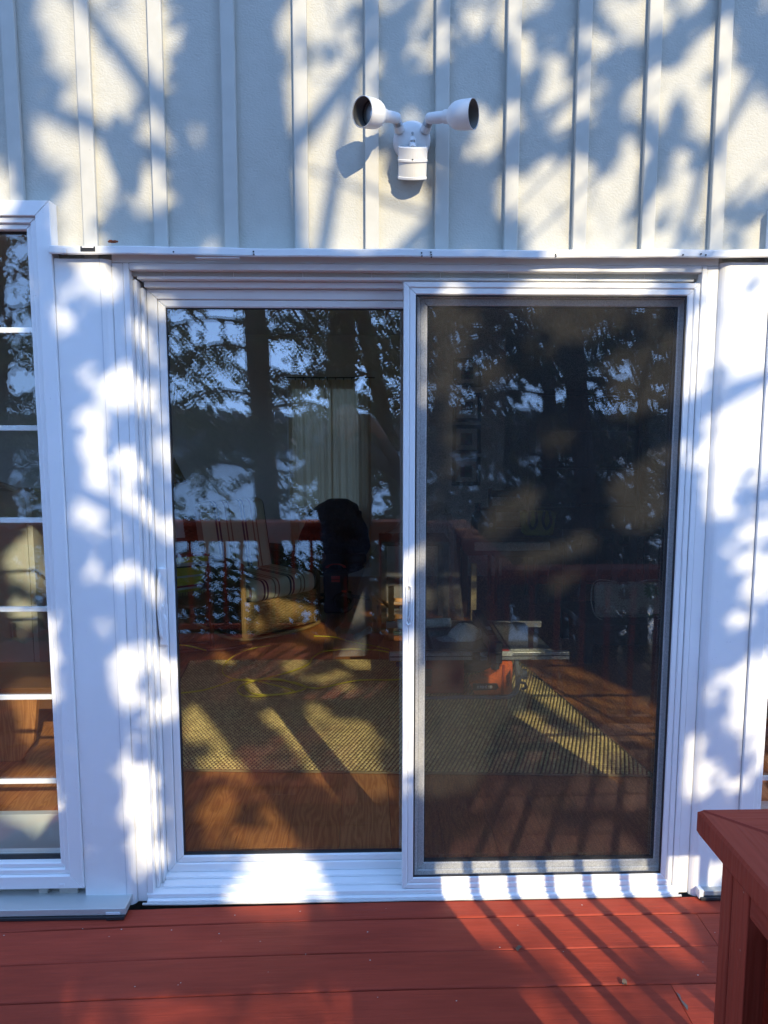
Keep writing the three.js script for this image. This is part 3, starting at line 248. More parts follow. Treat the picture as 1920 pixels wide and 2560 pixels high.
// ------------------------------------------------------------------ the sliding door
const door = thing('sliding_door', 'white vinyl sliding patio door with clear left panel and screened right panel', 'sliding door');
{
  const fr = [];
  fr.push(box(-0.032, 0.0025, 0.0, 2.094, -0.04, -0.004, 0.003), box(1.8095, 1.846, 0.0, 2.094, -0.04, -0.004, 0.003), box(-0.032, 1.846, 2.0945, 2.121, -0.04, -0.006, 0.002));     // outer flat mould
  part('brick_mould', fr, M.vinyl, door);
  part('jamb', [box(0.003, 0.0215, 0.03, 2.0935, -0.16, 0.0, 0.003), box(0.022, 0.034, 0.03, 2.05, -0.16, -0.032, 0.003), box(0.0345, 0.046, 0.03, 2.03, -0.16, -0.06, 0.003)], M.vinyl, door);
  part('jamb', [box(1.792, 1.809, 0.03, 2.0935, -0.16, 0.0, 0.003), box(1.784, 1.7915, 0.03, 2.05, -0.043, -0.03, 0.002)], M.vinyl, door);
  part('head', [box(0.0218, 1.7918, 2.073, 2.0938, -0.16, 0.0, 0.003), box(0.0345, 1.7838, 2.051, 2.0726, -0.16, -0.032, 0.003), box(0.0465, 1.7838, 2.032, 2.0506, -0.16, -0.062, 0.003)], M.vinyl, door);
  part('sill', [box(0.003, 1.809, 0.0, 0.014, -0.02, 0.014, 0.003), box(0.0, 1.812, 0.0145, 0.03, -0.16, 0.002, 0.003), box(0.0465, 1.7835, 0.0305, 0.040, -0.16, -0.028, 0.002), box(0.0465, 0.9, 0.0405, 0.05, -0.16, -0.062, 0.002)], M.vinyl, door);
  part('sealant_bead', tube(Array.from({ length: 30 }, (_, i) => [-0.01 + i * 0.063, 0.003 + 0.0016 * hash(i, 1, 9), 0.016 + 0.002 * hash(i, 5, 5)]), 0.0042, 120, 6), mat([0.55, 0.55, 0.53], 0.8, { map: speckle }), door);
  // left sliding panel, set deep
  const Lz0 = -0.13, Lz1 = -0.088, lp = part('door_panel', mitred(0.047, 0.945, 0.0505, 2.031, 0.031, Lz0, Lz1), M.vinyl, door, 'clear left panel that slides');
  part('glazing_bead', mitred(0.0785, 0.9135, 0.082, 1.9995, 0.024, Lz0 + 0.004, Lz1 - 0.006, 0.004), M.vinyl, lp);
  part('seal', mitred(0.1028, 0.8892, 0.1063, 1.9752, 0.003, Lz0 + 0.01, Lz1 - 0.012, 0.0005), M.gasket, lp);
  part('glass_pane', pane(0.1025, 0.8895, 0.106, 1.9755, Lz1 - 0.018), M.glass, lp);
  // handle
  const h = []; for (let i = 0; i <= 10; i++) { const t = i / 10; h.push([0.064 - 0.006 * Math.sin(Math.PI * t) - 0.002, 0.885 + 0.235 * t, -0.068 - 0.012 * (Math.pow(2 * t - 1, 2) > 0.7 ? 1 : 0)]); }
  part('handle', [extrude([[0.052, 0.87], [0.080, 0.87], [0.078, 0.955], [0.071, 0.975], [0.071, 1.02], [0.078, 1.04], [0.081, 1.132], [0.056, 1.132], [0.060, 1.04], [0.048, 1.02], [0.048, 0.975], [0.060, 0.955]], 0.012, 0.003).translate(0, 0, -0.087), limb(h, [0.005, 0.007, 0.005])], M.vinyl, lp);
  const k = cyl(0.012, 0.011, 0.006, 20); k.rotateX(Math.PI / 2); k.translate(0.0595, 0.998, -0.07); part('lock_knob', [k, box(0.057, 0.062, 0.99, 1.006, -0.068, -0.064)], M.vinyl, lp);
  // right fixed panel
  const Rz0 = -0.085, Rz1 = -0.045, rp = part('door_panel', mitred(0.885, 1.7985, 0.0407, 2.0318, 0.032, Rz0, Rz1), M.vinyl, door, 'fixed right panel behind the screen');
  part('glazing_bead', mitred(0.9175, 1.766, 0.0732, 1.9993, 0.022, Rz0 + 0.004, Rz1 - 0.005, 0.003), M.vinyl, rp);
  part('seal', mitred(0.9398, 1.7437, 0.0955, 1.977, 0.003, Rz0 + 0.008, Rz1 - 0.01, 0.0005), M.gasket, rp);
  part('glass_pane', pane(0.9395, 1.744, 0.0952, 1.9773, Rz1 - 0.016), M.glass, rp);
  // insect screen on the outside
  const sf = part('screen_frame', [...mitred(0.862, 1.7905, 0.0315, 2.042, 0.018, -0.022, -0.0025, 0.003), ...mitred(0.8803, 1.7722, 0.0498, 2.0237, 0.0195, -0.021, -0.0055, 0.003)], M.vinyl, door);
  part('spline', mitred(0.9, 1.7525, 0.0695, 2.004, 0.005, -0.016, -0.009, 0.0012), M.gasket, sf);
  const weave = tex(512, 512, (u, v) => 0.24 + 0.24 * vnoise(u * 256, v * 256, 256, 256, 17) + 0.16 * (fbm(u * 7, v * 7, 7, 7, 3, 19) - 0.5), [0.6, 0.6]);
  const mesh = new THREE.MeshStandardMaterial({ color: col(0.042, 0.04, 0.037), roughness: 1, alphaMap: weave, transparent: true, side: THREE.DoubleSide });
  part('screen_mesh', boxuv(new THREE.PlaneGeometry(0.846, 1.928).translate(1.3262, 1.0368, -0.0125)), mesh, sf);
  const pull = []; { const a = [], b = []; for (let i = 0; i < 24; i++) { const t = (i / 24) * 6.2832, c = Math.cos(t), s = Math.sin(t); a.push([0.8805 + 0.0095 * c, 1.02 + 0.058 * Math.sign(s) * (Math.abs(s) > 0 ? 1 : 0) + 0.0095 * s]); b.push([0.8805 + 0.0062 * c, 1.02 + 0.056 * Math.sign(s) + 0.0062 * s]); } pull.push(extrude(a, 0.004, 0.0012, [b])); }
  part('pull_plate', pull[0].translate(0, 0, -0.0026), M.vinyl, sf);
  part('pull_recess', [extrude([[0.8755, 1.03], [0.8855, 1.03], [0.8855, 1.068], [0.8755, 1.068]], 0.001, 0.0004).translate(0, 0, -0.003), tube([[0.8835, 1.0, -0.001], [0.8835, 0.985, 0.002], [0.879, 0.978, 0.002], [0.879, 0.968, 0]], 0.0022, 14, 6)], M.vinylGrey, sf);
}

// ------------------------------------------------------------------ twin floodlight with motion sensor
{
  const white = mat([0.74, 0.74, 0.73], 0.42, { map: dirt }), at = [0.886, 2.461, -0.03];
  const t = thing('floodlight', 'white twin head floodlight with motion sensor on the siding above the door', 'floodlight', at);
  const plate = new THREE.LatheGeometry([[0.0001, 0.040], [0.02, 0.0395], [0.044, 0.035], [0.053, 0.028], [0.0565, 0.018], [0.0575, 0.0]].map((p) => new THREE.Vector2(...p)).reverse(), 40).rotateX(Math.PI / 2);
  part('back_plate', plate, white, t);
  const sc = cyl(0.004, 0.004, 0.003, 12); sc.rotateX(Math.PI / 2); sc.translate(0.0, 0.012, 0.0405); part('screw', [sc], M.steel, t);
  const head = (dir, side) => {
    const q = new THREE.Quaternion().setFromUnitVectors(V(0, 1, 0), dir.clone().normalize()), base = V(side * 0.038, 0.022, 0.034), elbow = V(side * 0.05, 0.045, 0.066);
    const neck = [bar(base, elbow, 0.012, 0.012, 14), bar(base, base.clone().lerp(elbow, 0.45), 0.0165, 0.015, 16)];
    const el = new THREE.SphereGeometry(0.0155, 16, 12).translate(...elbow.toArray());
    const body = new THREE.LatheGeometry([[0.0135, -0.006], [0.0155, 0.0], [0.0165, 0.016], [0.0165, 0.04], [0.019, 0.043], [0.0195, 0.056], [0.026, 0.062], [0.034, 0.072], [0.0385, 0.082], [0.0405, 0.097], [0.0415, 0.135], [0.0390, 0.135], [0.0378, 0.097]].map((p) => new THREE.Vector2(...p)), 36);
    const start = elbow.clone().addScaledVector(dir.clone().normalize(), 0.005);
    body.applyQuaternion(q).translate(...start.toArray());
    const h = part('lamp_holder', [...neck, el, body], white, t);
    part('shaded_inner_cone', new THREE.LatheGeometry([[0.0386, 0.134], [0.0374, 0.097], [0.03, 0.088], [0.001, 0.086]].map((p) => new THREE.Vector2(...p)), 36).applyQuaternion(q).translate(...start.toArray()), mat([0.17, 0.165, 0.155], 0.6), h);  // dark grey holds the shade inside the shell as well as weathering
    const ring = new THREE.TorusGeometry(0.034, 0.0022, 8, 32).rotateX(Math.PI / 2).translate(0, 0.099, 0).applyQuaternion(q).translate(...start.toArray());
    part('gasket_ring', ring, M.gasket, h);
    const coil = []; for (let i = 0; i < 3; i++) coil.push(new THREE.TorusGeometry(0.0125, 0.0018, 6, 16).rotateX(Math.PI / 2).applyQuaternion(new THREE.Quaternion().setFromUnitVectors(V(0, 1, 0), elbow.clone().sub(base).normalize())).translate(...base.clone().lerp(elbow, 0.5 + i * 0.09).toArray()));
    part('locknut', coil, M.steel, h);
    const lens = new THREE.SphereGeometry(0.055, 24, 8, 0, 6.2832, 0, 0.62).translate(0, 0.046, 0).applyQuaternion(q).translate(...start.toArray());
    part('bulb_lens', lens, new THREE.MeshPhysicalMaterial({ color: col(0.5, 0.52, 0.52), roughness: 0.08, metalness: 0.3, clearcoat: 1 }), h);
  };
  head(V(-0.74, -0.16, 0.70), -1);
  head(V(0.86, -0.10, 0.50), 1);
  const s = thing.bind(null), mk = (g) => g;
  const seg = []; const prof = []; for (let i = 0; i <= 12; i++) { const a = lerp(-1, 1, i / 12); prof.push([a * 0.0375, 0.112 - 0.022 * a * a]); }
  const outline = [[-0.0375, 0.04], ...prof, [0.0375, 0.04]];
  const slab = (y0, y1, grow) => extrude(outline.map(([x, z]) => [x * grow, z + (z > 0.05 ? (grow - 1) * 0.06 : 0)]), y1 - y0, 0.0015).rotateX(-Math.PI / 2).scale(1, 1, -1).translate(0, y0, 0);
  const flip = (g) => { const p = g.attributes.position; for (let i = 0; i < p.count; i += 3) { const a = [p.getX(i), p.getY(i), p.getZ(i)], c = [p.getX(i + 2), p.getY(i + 2), p.getZ(i + 2)]; p.setXYZ(i, ...c); p.setXYZ(i + 2, ...a); } g.computeVertexNormals(); return boxuv(g); };
  const tilt = (g) => g.translate(0, 0.03, -0.07).scale(1.13, 1.05, 1).rotateX(0.42).translate(0, -0.03, 0.066);
  const ms = part('motion_sensor', [flip(slab(-0.0665, -0.036, 1.0)), flip(slab(-0.117, -0.112, 1.02)), flip(slab(-0.0715, -0.0668, 1.03)), bar(V(0, -0.02, 0.03), V(0, -0.04, 0.07), 0.01, 0.01, 12), flip(slab(-0.1185, -0.036, 0.93).translate(0, 0, -0.012))].map((g) => tilt(g)), white, t);
  part('sensor_window', tilt(flip(slab(-0.1118, -0.0718, 0.985))), mat([0.72, 0.71, 0.66], 0.3), ms);
  part('indicator', tilt(box(-0.004, 0.0, -0.0655, -0.063, 0.1125, 0.1145, 0.0004)), M.dark, ms);
  const thread = []; for (let i = 0; i < 6; i++) thread.push(new THREE.TorusGeometry(0.0062, 0.0014, 6, 14).rotateX(Math.PI / 2).translate(0, -0.028 + i * 0.0028, 0.052)); part('locknut', thread, M.steel, ms);
}

// ------------------------------------------------------------------ deck and railings
const deck = struct('deck', [box(-4.2, 4.2, -0.3, -0.06, -0.04, 0.06, 0), box(-4.2, 4.2, -0.3, -0.06, 1.5, 1.56, 0), box(-4.2, 1.4, -0.3, -0.06, 2.9, 3.0, 0)], mat([0.12, 0.06, 0.04], 0.9));
{
  const skew = (g) => { const p = g.attributes.position; for (let i = 0; i < p.count; i++) { const x = p.getX(i), d = x - 0.8; p.setZ(i, p.getZ(i) - (d < 0 ? 0.012 * d - 0.012 * d * d * (d > -1.5 ? 1 : 0) : 0.002 * d)); } g.computeVertexNormals(); return g; };
  const dent = (g, s) => { const p = g.attributes.position; for (let i = 0; i < p.count; i++) if (p.getY(i) > -0.01) p.setY(i, p.getY(i) - 0.0016 * hash(Math.round(p.getX(i) * 300), s, 3)); return g; };
  for (let k = 0; k < 20; k++) {
    const z0 = k === 0 ? 0.018 : 0.106 + (k - 1) * 0.1525, z1 = 0.1015 + k * 0.1525, right = z0 > 1.2 ? 1.40 : 4.2, cuts = [-4.2];
    if (k === 3) cuts.push(-2.6, 1.618, right); else if (k === 1) cuts.push(-1.9, 1.83, right); else if (k === 2) cuts.push(1.905, right); else cuts.push(-1.4 - hash(k, 1, 1), right);
    for (let i = 0; i + 1 < cuts.length; i++) {
      const a = cuts[i] + 0.0009, b = cuts[i + 1] - 0.0009, n = Math.max(1, Math.round((b - a) / 0.06)), dy = -0.0015 * hash(k, i, 5), prof = [[z0, -0.036], [z0, -0.004], [z0 + 0.0015, -0.001], [z0 + 0.005, 0], [z1 - 0.005, 0], [z1 - 0.0015, -0.001], [z1, -0.004], [z1, -0.036]], pos = [], idx = [], m = prof.length;
      for (let q = 0; q <= n; q++) { const x = lerp(a, b, q / n); for (const [z, y] of prof) pos.push(x, y + dy + (y > -0.01 ? 0.0007 * (vnoise(x * 8, z * 30) - 0.5) : 0), z + 0.0012 * (vnoise(x * 5, k * 7.3) - 0.5) * (z === z0 || z === z1 ? 2 : 1)); }
      for (let q = 0; q < n; q++) for (let j = 0; j < m; j++) { const A = q * m + j, B = q * m + ((j + 1) % m); idx.push(A, A + m, B, B, A + m, B + m); }
      for (const o of [0, n * m]) for (let j = 1; j < m - 1; j++) idx.push(o, o ? o + j + 1 : o + j, o ? o + j : o + j + 1);
      let g = new THREE.BufferGeometry(); g.setAttribute('position', new THREE.Float32BufferAttribute(pos, 3)); g.setIndex(idx); g = g.toNonIndexed(); g.computeVertexNormals();
      part('deck_board', skew(boxuv(g)), M.deck[(k * 2 + i) % 3], deck);
    }
  }
  const bits = []; for (let i = 0; i < 26; i++) { const g = new THREE.IcosahedronGeometry(0.0009 + 0.0011 * rnd(), 0).scale(1.6, 0.5, 1); bits.push(g.translate(-0.5 + 2.4 * rnd(), 0.001, 0.05 + 0.6 * rnd())); }
  const litter = part('deck_litter', bits, mat([0.55, 0.5, 0.45], 0.9)); litter.userData = { label: 'tiny pale specks of litter scattered over the red deck', category: 'litter', kind: 'stuff' };
  { const c = new THREE.Shape([[1.6205, 0.0], [1.627, -0.012], [1.6235, -0.03], [1.632, -0.052], [1.624, -0.07], [1.6205, -0.04]].map((p) => new THREE.Vector2(...p))); solo('chipped_patch', boxuv(new THREE.ShapeGeometry(c).rotateX(-Math.PI / 2).translate(0, 0.0009, 0.44)), mat([0.13, 0.11, 0.10], 0.95), 'bare grey chip in the red paint at a deck board joint', 'paint chip'); }
  const lf = (x, z, a, label) => { const g = new THREE.PlaneGeometry(0.026, 0.014, 6, 3), p = g.attributes.position; for (let i = 0; i < p.count; i++) { const X = p.getX(i) / 0.013; p.setY(i, p.getY(i) * (1 - 0.8 * X * X)); p.setZ(i, 0.006 + 0.006 * X * X + 0.004 * Math.sin(X * 4)); } g.computeVertexNormals(); g.rotateX(-Math.PI / 2).rotateY(a).translate(x, 0.001, z); solo('dry_leaf', boxuv(g), mat([0.16, 0.10, 0.06], 0.9), label, 'leaf'); };
  lf(1.205, 0.262, 0.3, 'curled dry leaf caught in a gap between deck boards'); lf(1.483, 0.41, 1.4, 'small brown leaf standing in the sunlit stripe of the deck');
}
function railing(name, label) { return thing(name, label, 'railing'); }
{ // the near corner railing at the right
  const t = railing('deck_railing', 'red painted deck railing corner with a wide mitred cap at the lower right');
  const cap = (pts, seed) => extrude(pts, 0.036, 0.006).rotateX(-Math.PI / 2).scale(1, 1, -1);
  const flip = (g) => { const p = g.attributes.position; for (let i = 0; i < p.count; i += 3) { const a = [p.getX(i), p.getY(i), p.getZ(i)], c = [p.getX(i + 2), p.getY(i + 2), p.getZ(i + 2)]; p.setXYZ(i, ...c); p.setXYZ(i + 2, ...a); } g.computeVertexNormals(); return boxuv(g); };
  part('cap_rail', flip(cap([[1.3565, 1.0685], [1.4995, 1.2115], [4.2, 1.2115], [4.2, 1.0685]]).translate(0, 0.853, 0)), M.rail, t);
  part('cap_rail', flip(cap([[1.354, 1.0695], [1.4970, 1.2125], [1.4970, 3.0], [1.354, 3.0]]).translate(0, 0.854, 0)), M.railAlong, t);
  part('post', [box(1.3665, 1.403, -0.3, 0.853, 1.1445, 1.181, 0.003), box(1.3665, 1.403, -0.3, 0.853, 1.183, 1.237, 0.003)], M.railAlong, t);
  part('post', box(1.3665, 1.46, -0.3, 0.853, 2.88, 2.98, 0.003), M.rail, t);
  part('apron_board', box(1.3675, 1.403, 0.799, 0.853, 1.2385, 2.879, 0.003), M.rail, t);
  part('apron_board', box(1.4035, 4.2, 0.799, 0.853, 1.172, 1.208, 0.003), M.rail, t);
  part('lower_rail', box(1.4035, 4.2, 0.06, 0.098, 1.172, 1.208, 0.003), M.rail, t);
  for (let i = 0; i < 21; i++) part('baluster', box(1.4425 + i * 0.1293, 1.4665 + i * 0.1293, 0.098, 0.799, 1.155, 1.1865, 0.002), M.rail, t);
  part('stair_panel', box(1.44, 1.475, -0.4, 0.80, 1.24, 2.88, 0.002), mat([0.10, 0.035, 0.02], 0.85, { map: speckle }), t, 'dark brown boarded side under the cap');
  for (const [x, z, r] of [[1.474, 1.118, 0.0055], [1.432, 1.155, 0.005]]) { const c = cyl(r, r, 0.0016, 14).translate(x, 0.8915, z); const g = new THREE.TorusGeometry(r, 0.0011, 6, 16).rotateX(Math.PI / 2).translate(x, 0.892, z); part('screw_head', [c, g], mat([0.10, 0.03, 0.022], 0.6), t); }
}
{ // the rear railing, seen in the glass, with its shelf-like cap
  const t = railing('deck_railing', 'red deck railing behind the photographer, mirrored in the left door panel');
  part('cap_rail', box(-4.2, 1.354, 0.853, 0.889, 2.86, 3.0, 0.005), M.rail, t);
  part('apron_board', box(-4.2, 1.366, 0.735, 0.853, 2.93, 2.965, 0.003), M.rail, t);
  part('lower_rail', box(-4.2, 1.366, 0.06, 0.098, 2.93, 2.965, 0.003), M.rail, t);
  for (let i = 0; i < 42; i++) part('baluster', box(-4.1 + i * 0.13, -4.076 + i * 0.13, 0.098, 0.735, 2.94, 2.972, 0.002), M.rail, t);
  for (const x of [-4.1, -2.0, -0.03]) part('post', box(x - 0.045, x + 0.045, -0.3, 0.853, 2.966, 3.05, 0.003), M.rail, t);
}

// ------------------------------------------------------------------ the shore, the lake and the far hills
{
  const ground = new THREE.PlaneGeometry(1, 1, 120, 90); const p = ground.attributes.position;
  for (let i = 0; i < p.count; i++) {
    const a = p.getX(i) * 2, b = p.getY(i) + 0.5, x = Math.sign(a) * Math.pow(Math.abs(a), 1.6) * 120, z = -18 + 58 * b;
    const slope = z < 3 ? -1.0 - 0.04 * Math.max(0, z) : -1.12 - 7.9 * sstep(2, 36, z);
    p.setXYZ(i, x, slope + 0.22 * (fbm(x * 0.5 + 40, z * 0.5 + 40) - 0.5), z);
  }
  ground.computeVertexNormals();
  const litter = tex(512, 512, (u, v) => { const n = fbm(u * 8, v * 8, 8, 8, 5, 201), l = vnoise(u * 130, v * 130, 130, 130, 4); return [lerp(0.05, 0.16, l * n), lerp(0.045, 0.11, l * n), lerp(0.03, 0.06, l * n)]; }, [3, 3], true);
  const fr = ground.index.array; for (let i = 0; i < fr.length; i += 3) { const s = fr[i]; fr[i] = fr[i + 2]; fr[i + 2] = s; } ground.computeVertexNormals();
  struct('ground', boxuv(ground), mat([1, 1, 1], 0.95, { map: litter }));
  const ripple = tex(1024, 1024, (u, v) => 0.5 * fbm(u * 30, v * 46, 30, 46, 4, 211) + 0.5 * vnoise(u * 90, v * 130, 90, 130, 215), [14, 14]);
  const water = new THREE.PlaneGeometry(2400, 700).rotateX(-Math.PI / 2).translate(0, -8.55, 372);
  struct('lake', boxuv(water), new THREE.MeshPhysicalMaterial({ color: col(0.05, 0.09, 0.14), roughness: 0.12, ior: 1.5, bumpMap: ripple, bumpScale: 0.02 }));
  const hill = new THREE.PlaneGeometry(1, 1, 220, 10), h = hill.attributes.position;
  for (let i = 0; i < h.count; i++) { const x = h.getX(i) * 1500, b = h.getY(i) + 0.5; h.setXYZ(i, x, -8.7 + b * (6 + 13 * fbm(x * 0.012 + 50, 3.3, 1e6, 1e6, 3, 221)), 300 + 90 * b + 24 * vnoise(x * 0.02, 7)); }
  hill.scale(1, 1, 1); { const f = hill.index.array; for (let i = 0; i < f.length; i += 3) { const s = f[i]; f[i] = f[i + 2]; f[i + 2] = s; } } hill.computeVertexNormals();
  struct('hills', boxuv(hill), mat([0.13, 0.11, 0.10], 1));  // lifted grey stands in for backlit haze over the far shore
  const tree = new THREE.IcosahedronGeometry(1, 1); { const p2 = tree.attributes.position; for (let i = 0; i < p2.count; i++) { const k = 0.75 + 0.5 * hash(Math.round(p2.getX(i) * 50), Math.round(p2.getY(i) * 50), Math.round(p2.getZ(i) * 50)); p2.setXYZ(i, p2.getX(i) * k, p2.getY(i) * k, p2.getZ(i) * k); } tree.computeVertexNormals(); }
  const wood = new THREE.InstancedMesh(tree, mat([1, 1, 1], 1), 2600), m4 = new THREE.Matrix4(), c = new THREE.Color(), r = rngOf(225);
  for (let i = 0; i < 2600; i++) { const x = (r() - 0.5) * 900, b = Math.pow(r(), 0.8), base = -8.7 + b * (6 + 13 * fbm(x * 0.012 + 50, 3.3, 1e6, 1e6, 3, 221)), s = 1.2 + 2.2 * r(); m4.makeScale(s * 0.8, s * (1 + 0.7 * r()), s); m4.setPosition(x, base + s * 0.7, 300 + 90 * b - 2 + 24 * vnoise(x * 0.02, 7)); wood.setMatrixAt(i, m4); const g = r(); c.setRGB(lerp(0.17, 0.06, g), lerp(0.14, 0.075, g), lerp(0.13, 0.05, g)); wood.setColorAt(i, c); }
  wood.name = 'far_wood'; wood.userData = { label: 'dark bare wood along the far shore of the lake', category: 'wood', kind: 'stuff' }; scene.add(wood);
}

// ------------------------------------------------------------------ trees between the house and the lake
// Leaves out of view are placed to let the sun through at set flecks: LIT holds the sun flecks of the photograph in the plane of the wall, as centre, two half axes and how open they are.
// sun flecks on things in the room and on the deck, given where they fall
for (const [x, y, z, R] of [[0.92, 0.2, -2.87, 0.1], [0.93, 0.38, -2.87, 0.08], [1.08, 0.25, -2.9, 0.1], [0.8, 0.06, -2.75, 0.1], [0.62, 0.06, -3.0, 0.09], [0.45, 0.06, -2.8, 0.1], [1.46, 0.2, -1.66, 0.1], [1.54, 0.26, -1.66, 0.08], [1.38, 0.1, -1.66, 0.07], [1.6, 0.34, -1.8, 0.1], [1.75, 0.3, -1.66, 0.07], [1.32, 0.42, -1.93, 0.07], [0.02, 0.22, -2.98, 0.09], [0.14, 0.24, -3.1, 0.1], [0.26, 0.24, -3.2, 0.07], [0.0, 0.44, -3.0, 0.08], [0.12, 0.45, -3.08, 0.07], [-0.5, 0.5, -2.88, 0.1], [-0.42, 0.56, -2.88, 0.08], [-1.45, 0.6, -2.2, 0.13], [-1.42, 0.95, -2.2, 0.11], [-1.5, 0.3, -2.2, 0.08], [-0.86, 0.25, -0.98, 0.12], [-0.84, 0.12, -0.98, 0.09], [-0.7, 0.06, -0.45, 0.12], [-0.55, 0.06, -0.3, 0.09], [0.36, 0.0, 0.17, 0.07], [0.44, 0.0, 0.18, 0.06], [0.54, 0.0, 0.07, 0.05], [0.61, 0.0, 0.1, 0.035], [0.62, 0.0, 0.16, 0.025], [0.42, 0.0, 0.04, 0.04], [1.05, 0.0, 0.2, 0.1], [1.2, 0.0, 0.3, 0.12], [1.4, 0.0, 0.35, 0.12], [1.3, 0, 0.48, 0.1], [1.55, 0.0, 0.25, 0.12], [1.7, 0.0, 0.12, 0.08]]) (LIT.things ??= []).push([x - KX * z, y - KY * z, R, 0, 0, R, 1]);
const G = { u0: -1, v0: -0.6, s: 0.0125, w: 300, h: 300 }, open = new Float32Array(G.w * G.h);
for (const [name, list] of Object.entries(LIT)) for (const [cu, cv, au0, av0, bu0, bv0, k] of list) {
  const grow = { deck: 1.6, sill: 1.3, screen: 1.2, rightWall: 1.2, rightTrim: 1.22, leftWall: 1.3, leftTrim: 0.98, leftTrimLow: 0.92 }[name] ?? 1.1, au = au0 * grow, av = av0 * grow, bu = bu0 * grow, bv = bv0 * grow;
  const R = Math.hypot(au, av) + Math.hypot(bu, bv), det = au * bv - av * bu;
  for (let j = Math.floor((cv - R - G.v0) / G.s); j <= (cv + R - G.v0) / G.s; j++) for (let i = Math.floor((cu - R - G.u0) / G.s); i <= (cu + R - G.u0) / G.s; i++) {
    if (i < 0 || j < 0 || i >= G.w || j >= G.h) continue;
    const x = G.u0 + (i + 0.5) * G.s - cu, y = G.v0 + (j + 0.5) * G.s - cv, a = (x * bv - y * bu) / det, b = (au * y - av * x) / det;
    const frac = name === 'rightWall' || name === 'rightTrim' || name === 'leftTrim' || name === 'screen' || name === 'deck' ? 1.0 * (fbm((x + cu) * 34 + (y + cv) * 9, (y + cv) * 28 - (x + cu) * 18, 1e6, 1e6, 2, 77) - 0.5) : 0.25 * (vnoise((x + cu) * 30, (y + cv) * 30, 1e6, 1e6, 5) - 0.5);
    if (a * a + b * b < 1 - frac * 2) open[j * G.w + i] = Math.max(open[j * G.w + i], k);
  }
}
const openAt = (u, v) => { const i = Math.floor((u - G.u0) / G.s), j = Math.floor((v - G.v0) / G.s); return i < 0 || j < 0 || i >= G.w || j >= G.h ? -1 : open[j * G.w + i]; };
const insideView = (u, v) => u > -0.75 && u < 2.45 && v > -0.32 && v < 3.0;
function mayGrow(x, y, z, r, q) {                                 // leaves leave the openings free
  const u = x - KX * z, v = y - KY * z; let o = 0;
  if (!insideView(u, v)) return true;
  for (const [a, b] of [[0, 0], [r, 0], [-r, 0], [0, r], [0, -r]]) o = Math.max(o, openAt(u + a, v + b));
  return o === 0 || (o < 0.9 && q < 0.07);
}
const bark = tex(256, 512, (u, v) => { const n = fbm(u * 10, v * 8, 10, 8, 4, 231), c = vnoise(u * 26, v * 10, 26, 10, 237); const k = n * c; return [lerp(0.03, 0.17, k), lerp(0.024, 0.125, k), lerp(0.018, 0.09, k)]; }, [0.5, 1], true);
const barkBump = tex(256, 512, (u, v) => vnoise(u * 26, v * 10, 26, 10, 237), [0.5, 1]);
M.bark = mat([1, 1, 1], 0.95, { map: bark, bumpMap: barkBump, bumpScale: 0.02 });
const leafMat = (c) => new THREE.MeshPhysicalMaterial({ color: col(...c), roughness: 0.85, transmission: 0.42, thickness: 0, side: THREE.DoubleSide });
function leafShape(l, w) {                                        // a folded leaf with a pointed tip
  const g = new THREE.BufferGeometry(), P = [0, 0, 0, l * 0.35, w * 0.5, w * 0.16, l * 0.75, w * 0.36, w * 0.1, l, 0, -l * 0.08, l * 0.75, -w * 0.36, w * 0.1, l * 0.35, -w * 0.5, w * 0.16, l * 0.5, 0, 0];
  g.setAttribute('position', new THREE.Float32BufferAttribute(P, 3)); g.setIndex([0, 6, 1, 1, 6, 2, 2, 6, 3, 3, 6, 4, 4, 6, 5, 5, 6, 0]); g.computeVertexNormals(); return g.translate(-l / 2, 0, 0);
}
const _m = new THREE.Matrix4(), _q = new THREE.Quaternion(), _s = V(), _e = new THREE.Euler();
function crown(pts, geo, m, parent, r, tint = 0.35) {             // pts: [x, y, z, scale, droop]
  const o = new THREE.InstancedMesh(geo, m, pts.length), c = new THREE.Color();
  pts.forEach(([x, y, z, s, d], i) => { _e.set((r() - 0.5) * 2.4, r() * 6.283, d + (r() - 0.5) * 1.6, 'YXZ'); _q.setFromEuler(_e); _m.compose(V(x, y, z), _q, _s.set(s, s, s)); o.setMatrixAt(i, _m); const k = 1 - tint + 2 * tint * r(), y2 = r(); c.setRGB(k * (0.8 + 0.5 * y2), k, k * 0.9); o.setColorAt(i, c); });
  o.name = numbered('crown'); o.castShadow = o.receiveShadow = true; o.userData.kind = 'stuff'; parent.add(o); return o;
}
const LEAF = { pine: leafMat([0.055, 0.09, 0.025]), broad: leafMat([0.07, 0.115, 0.03]), shrub: leafMat([0.04, 0.075, 0.022]) };
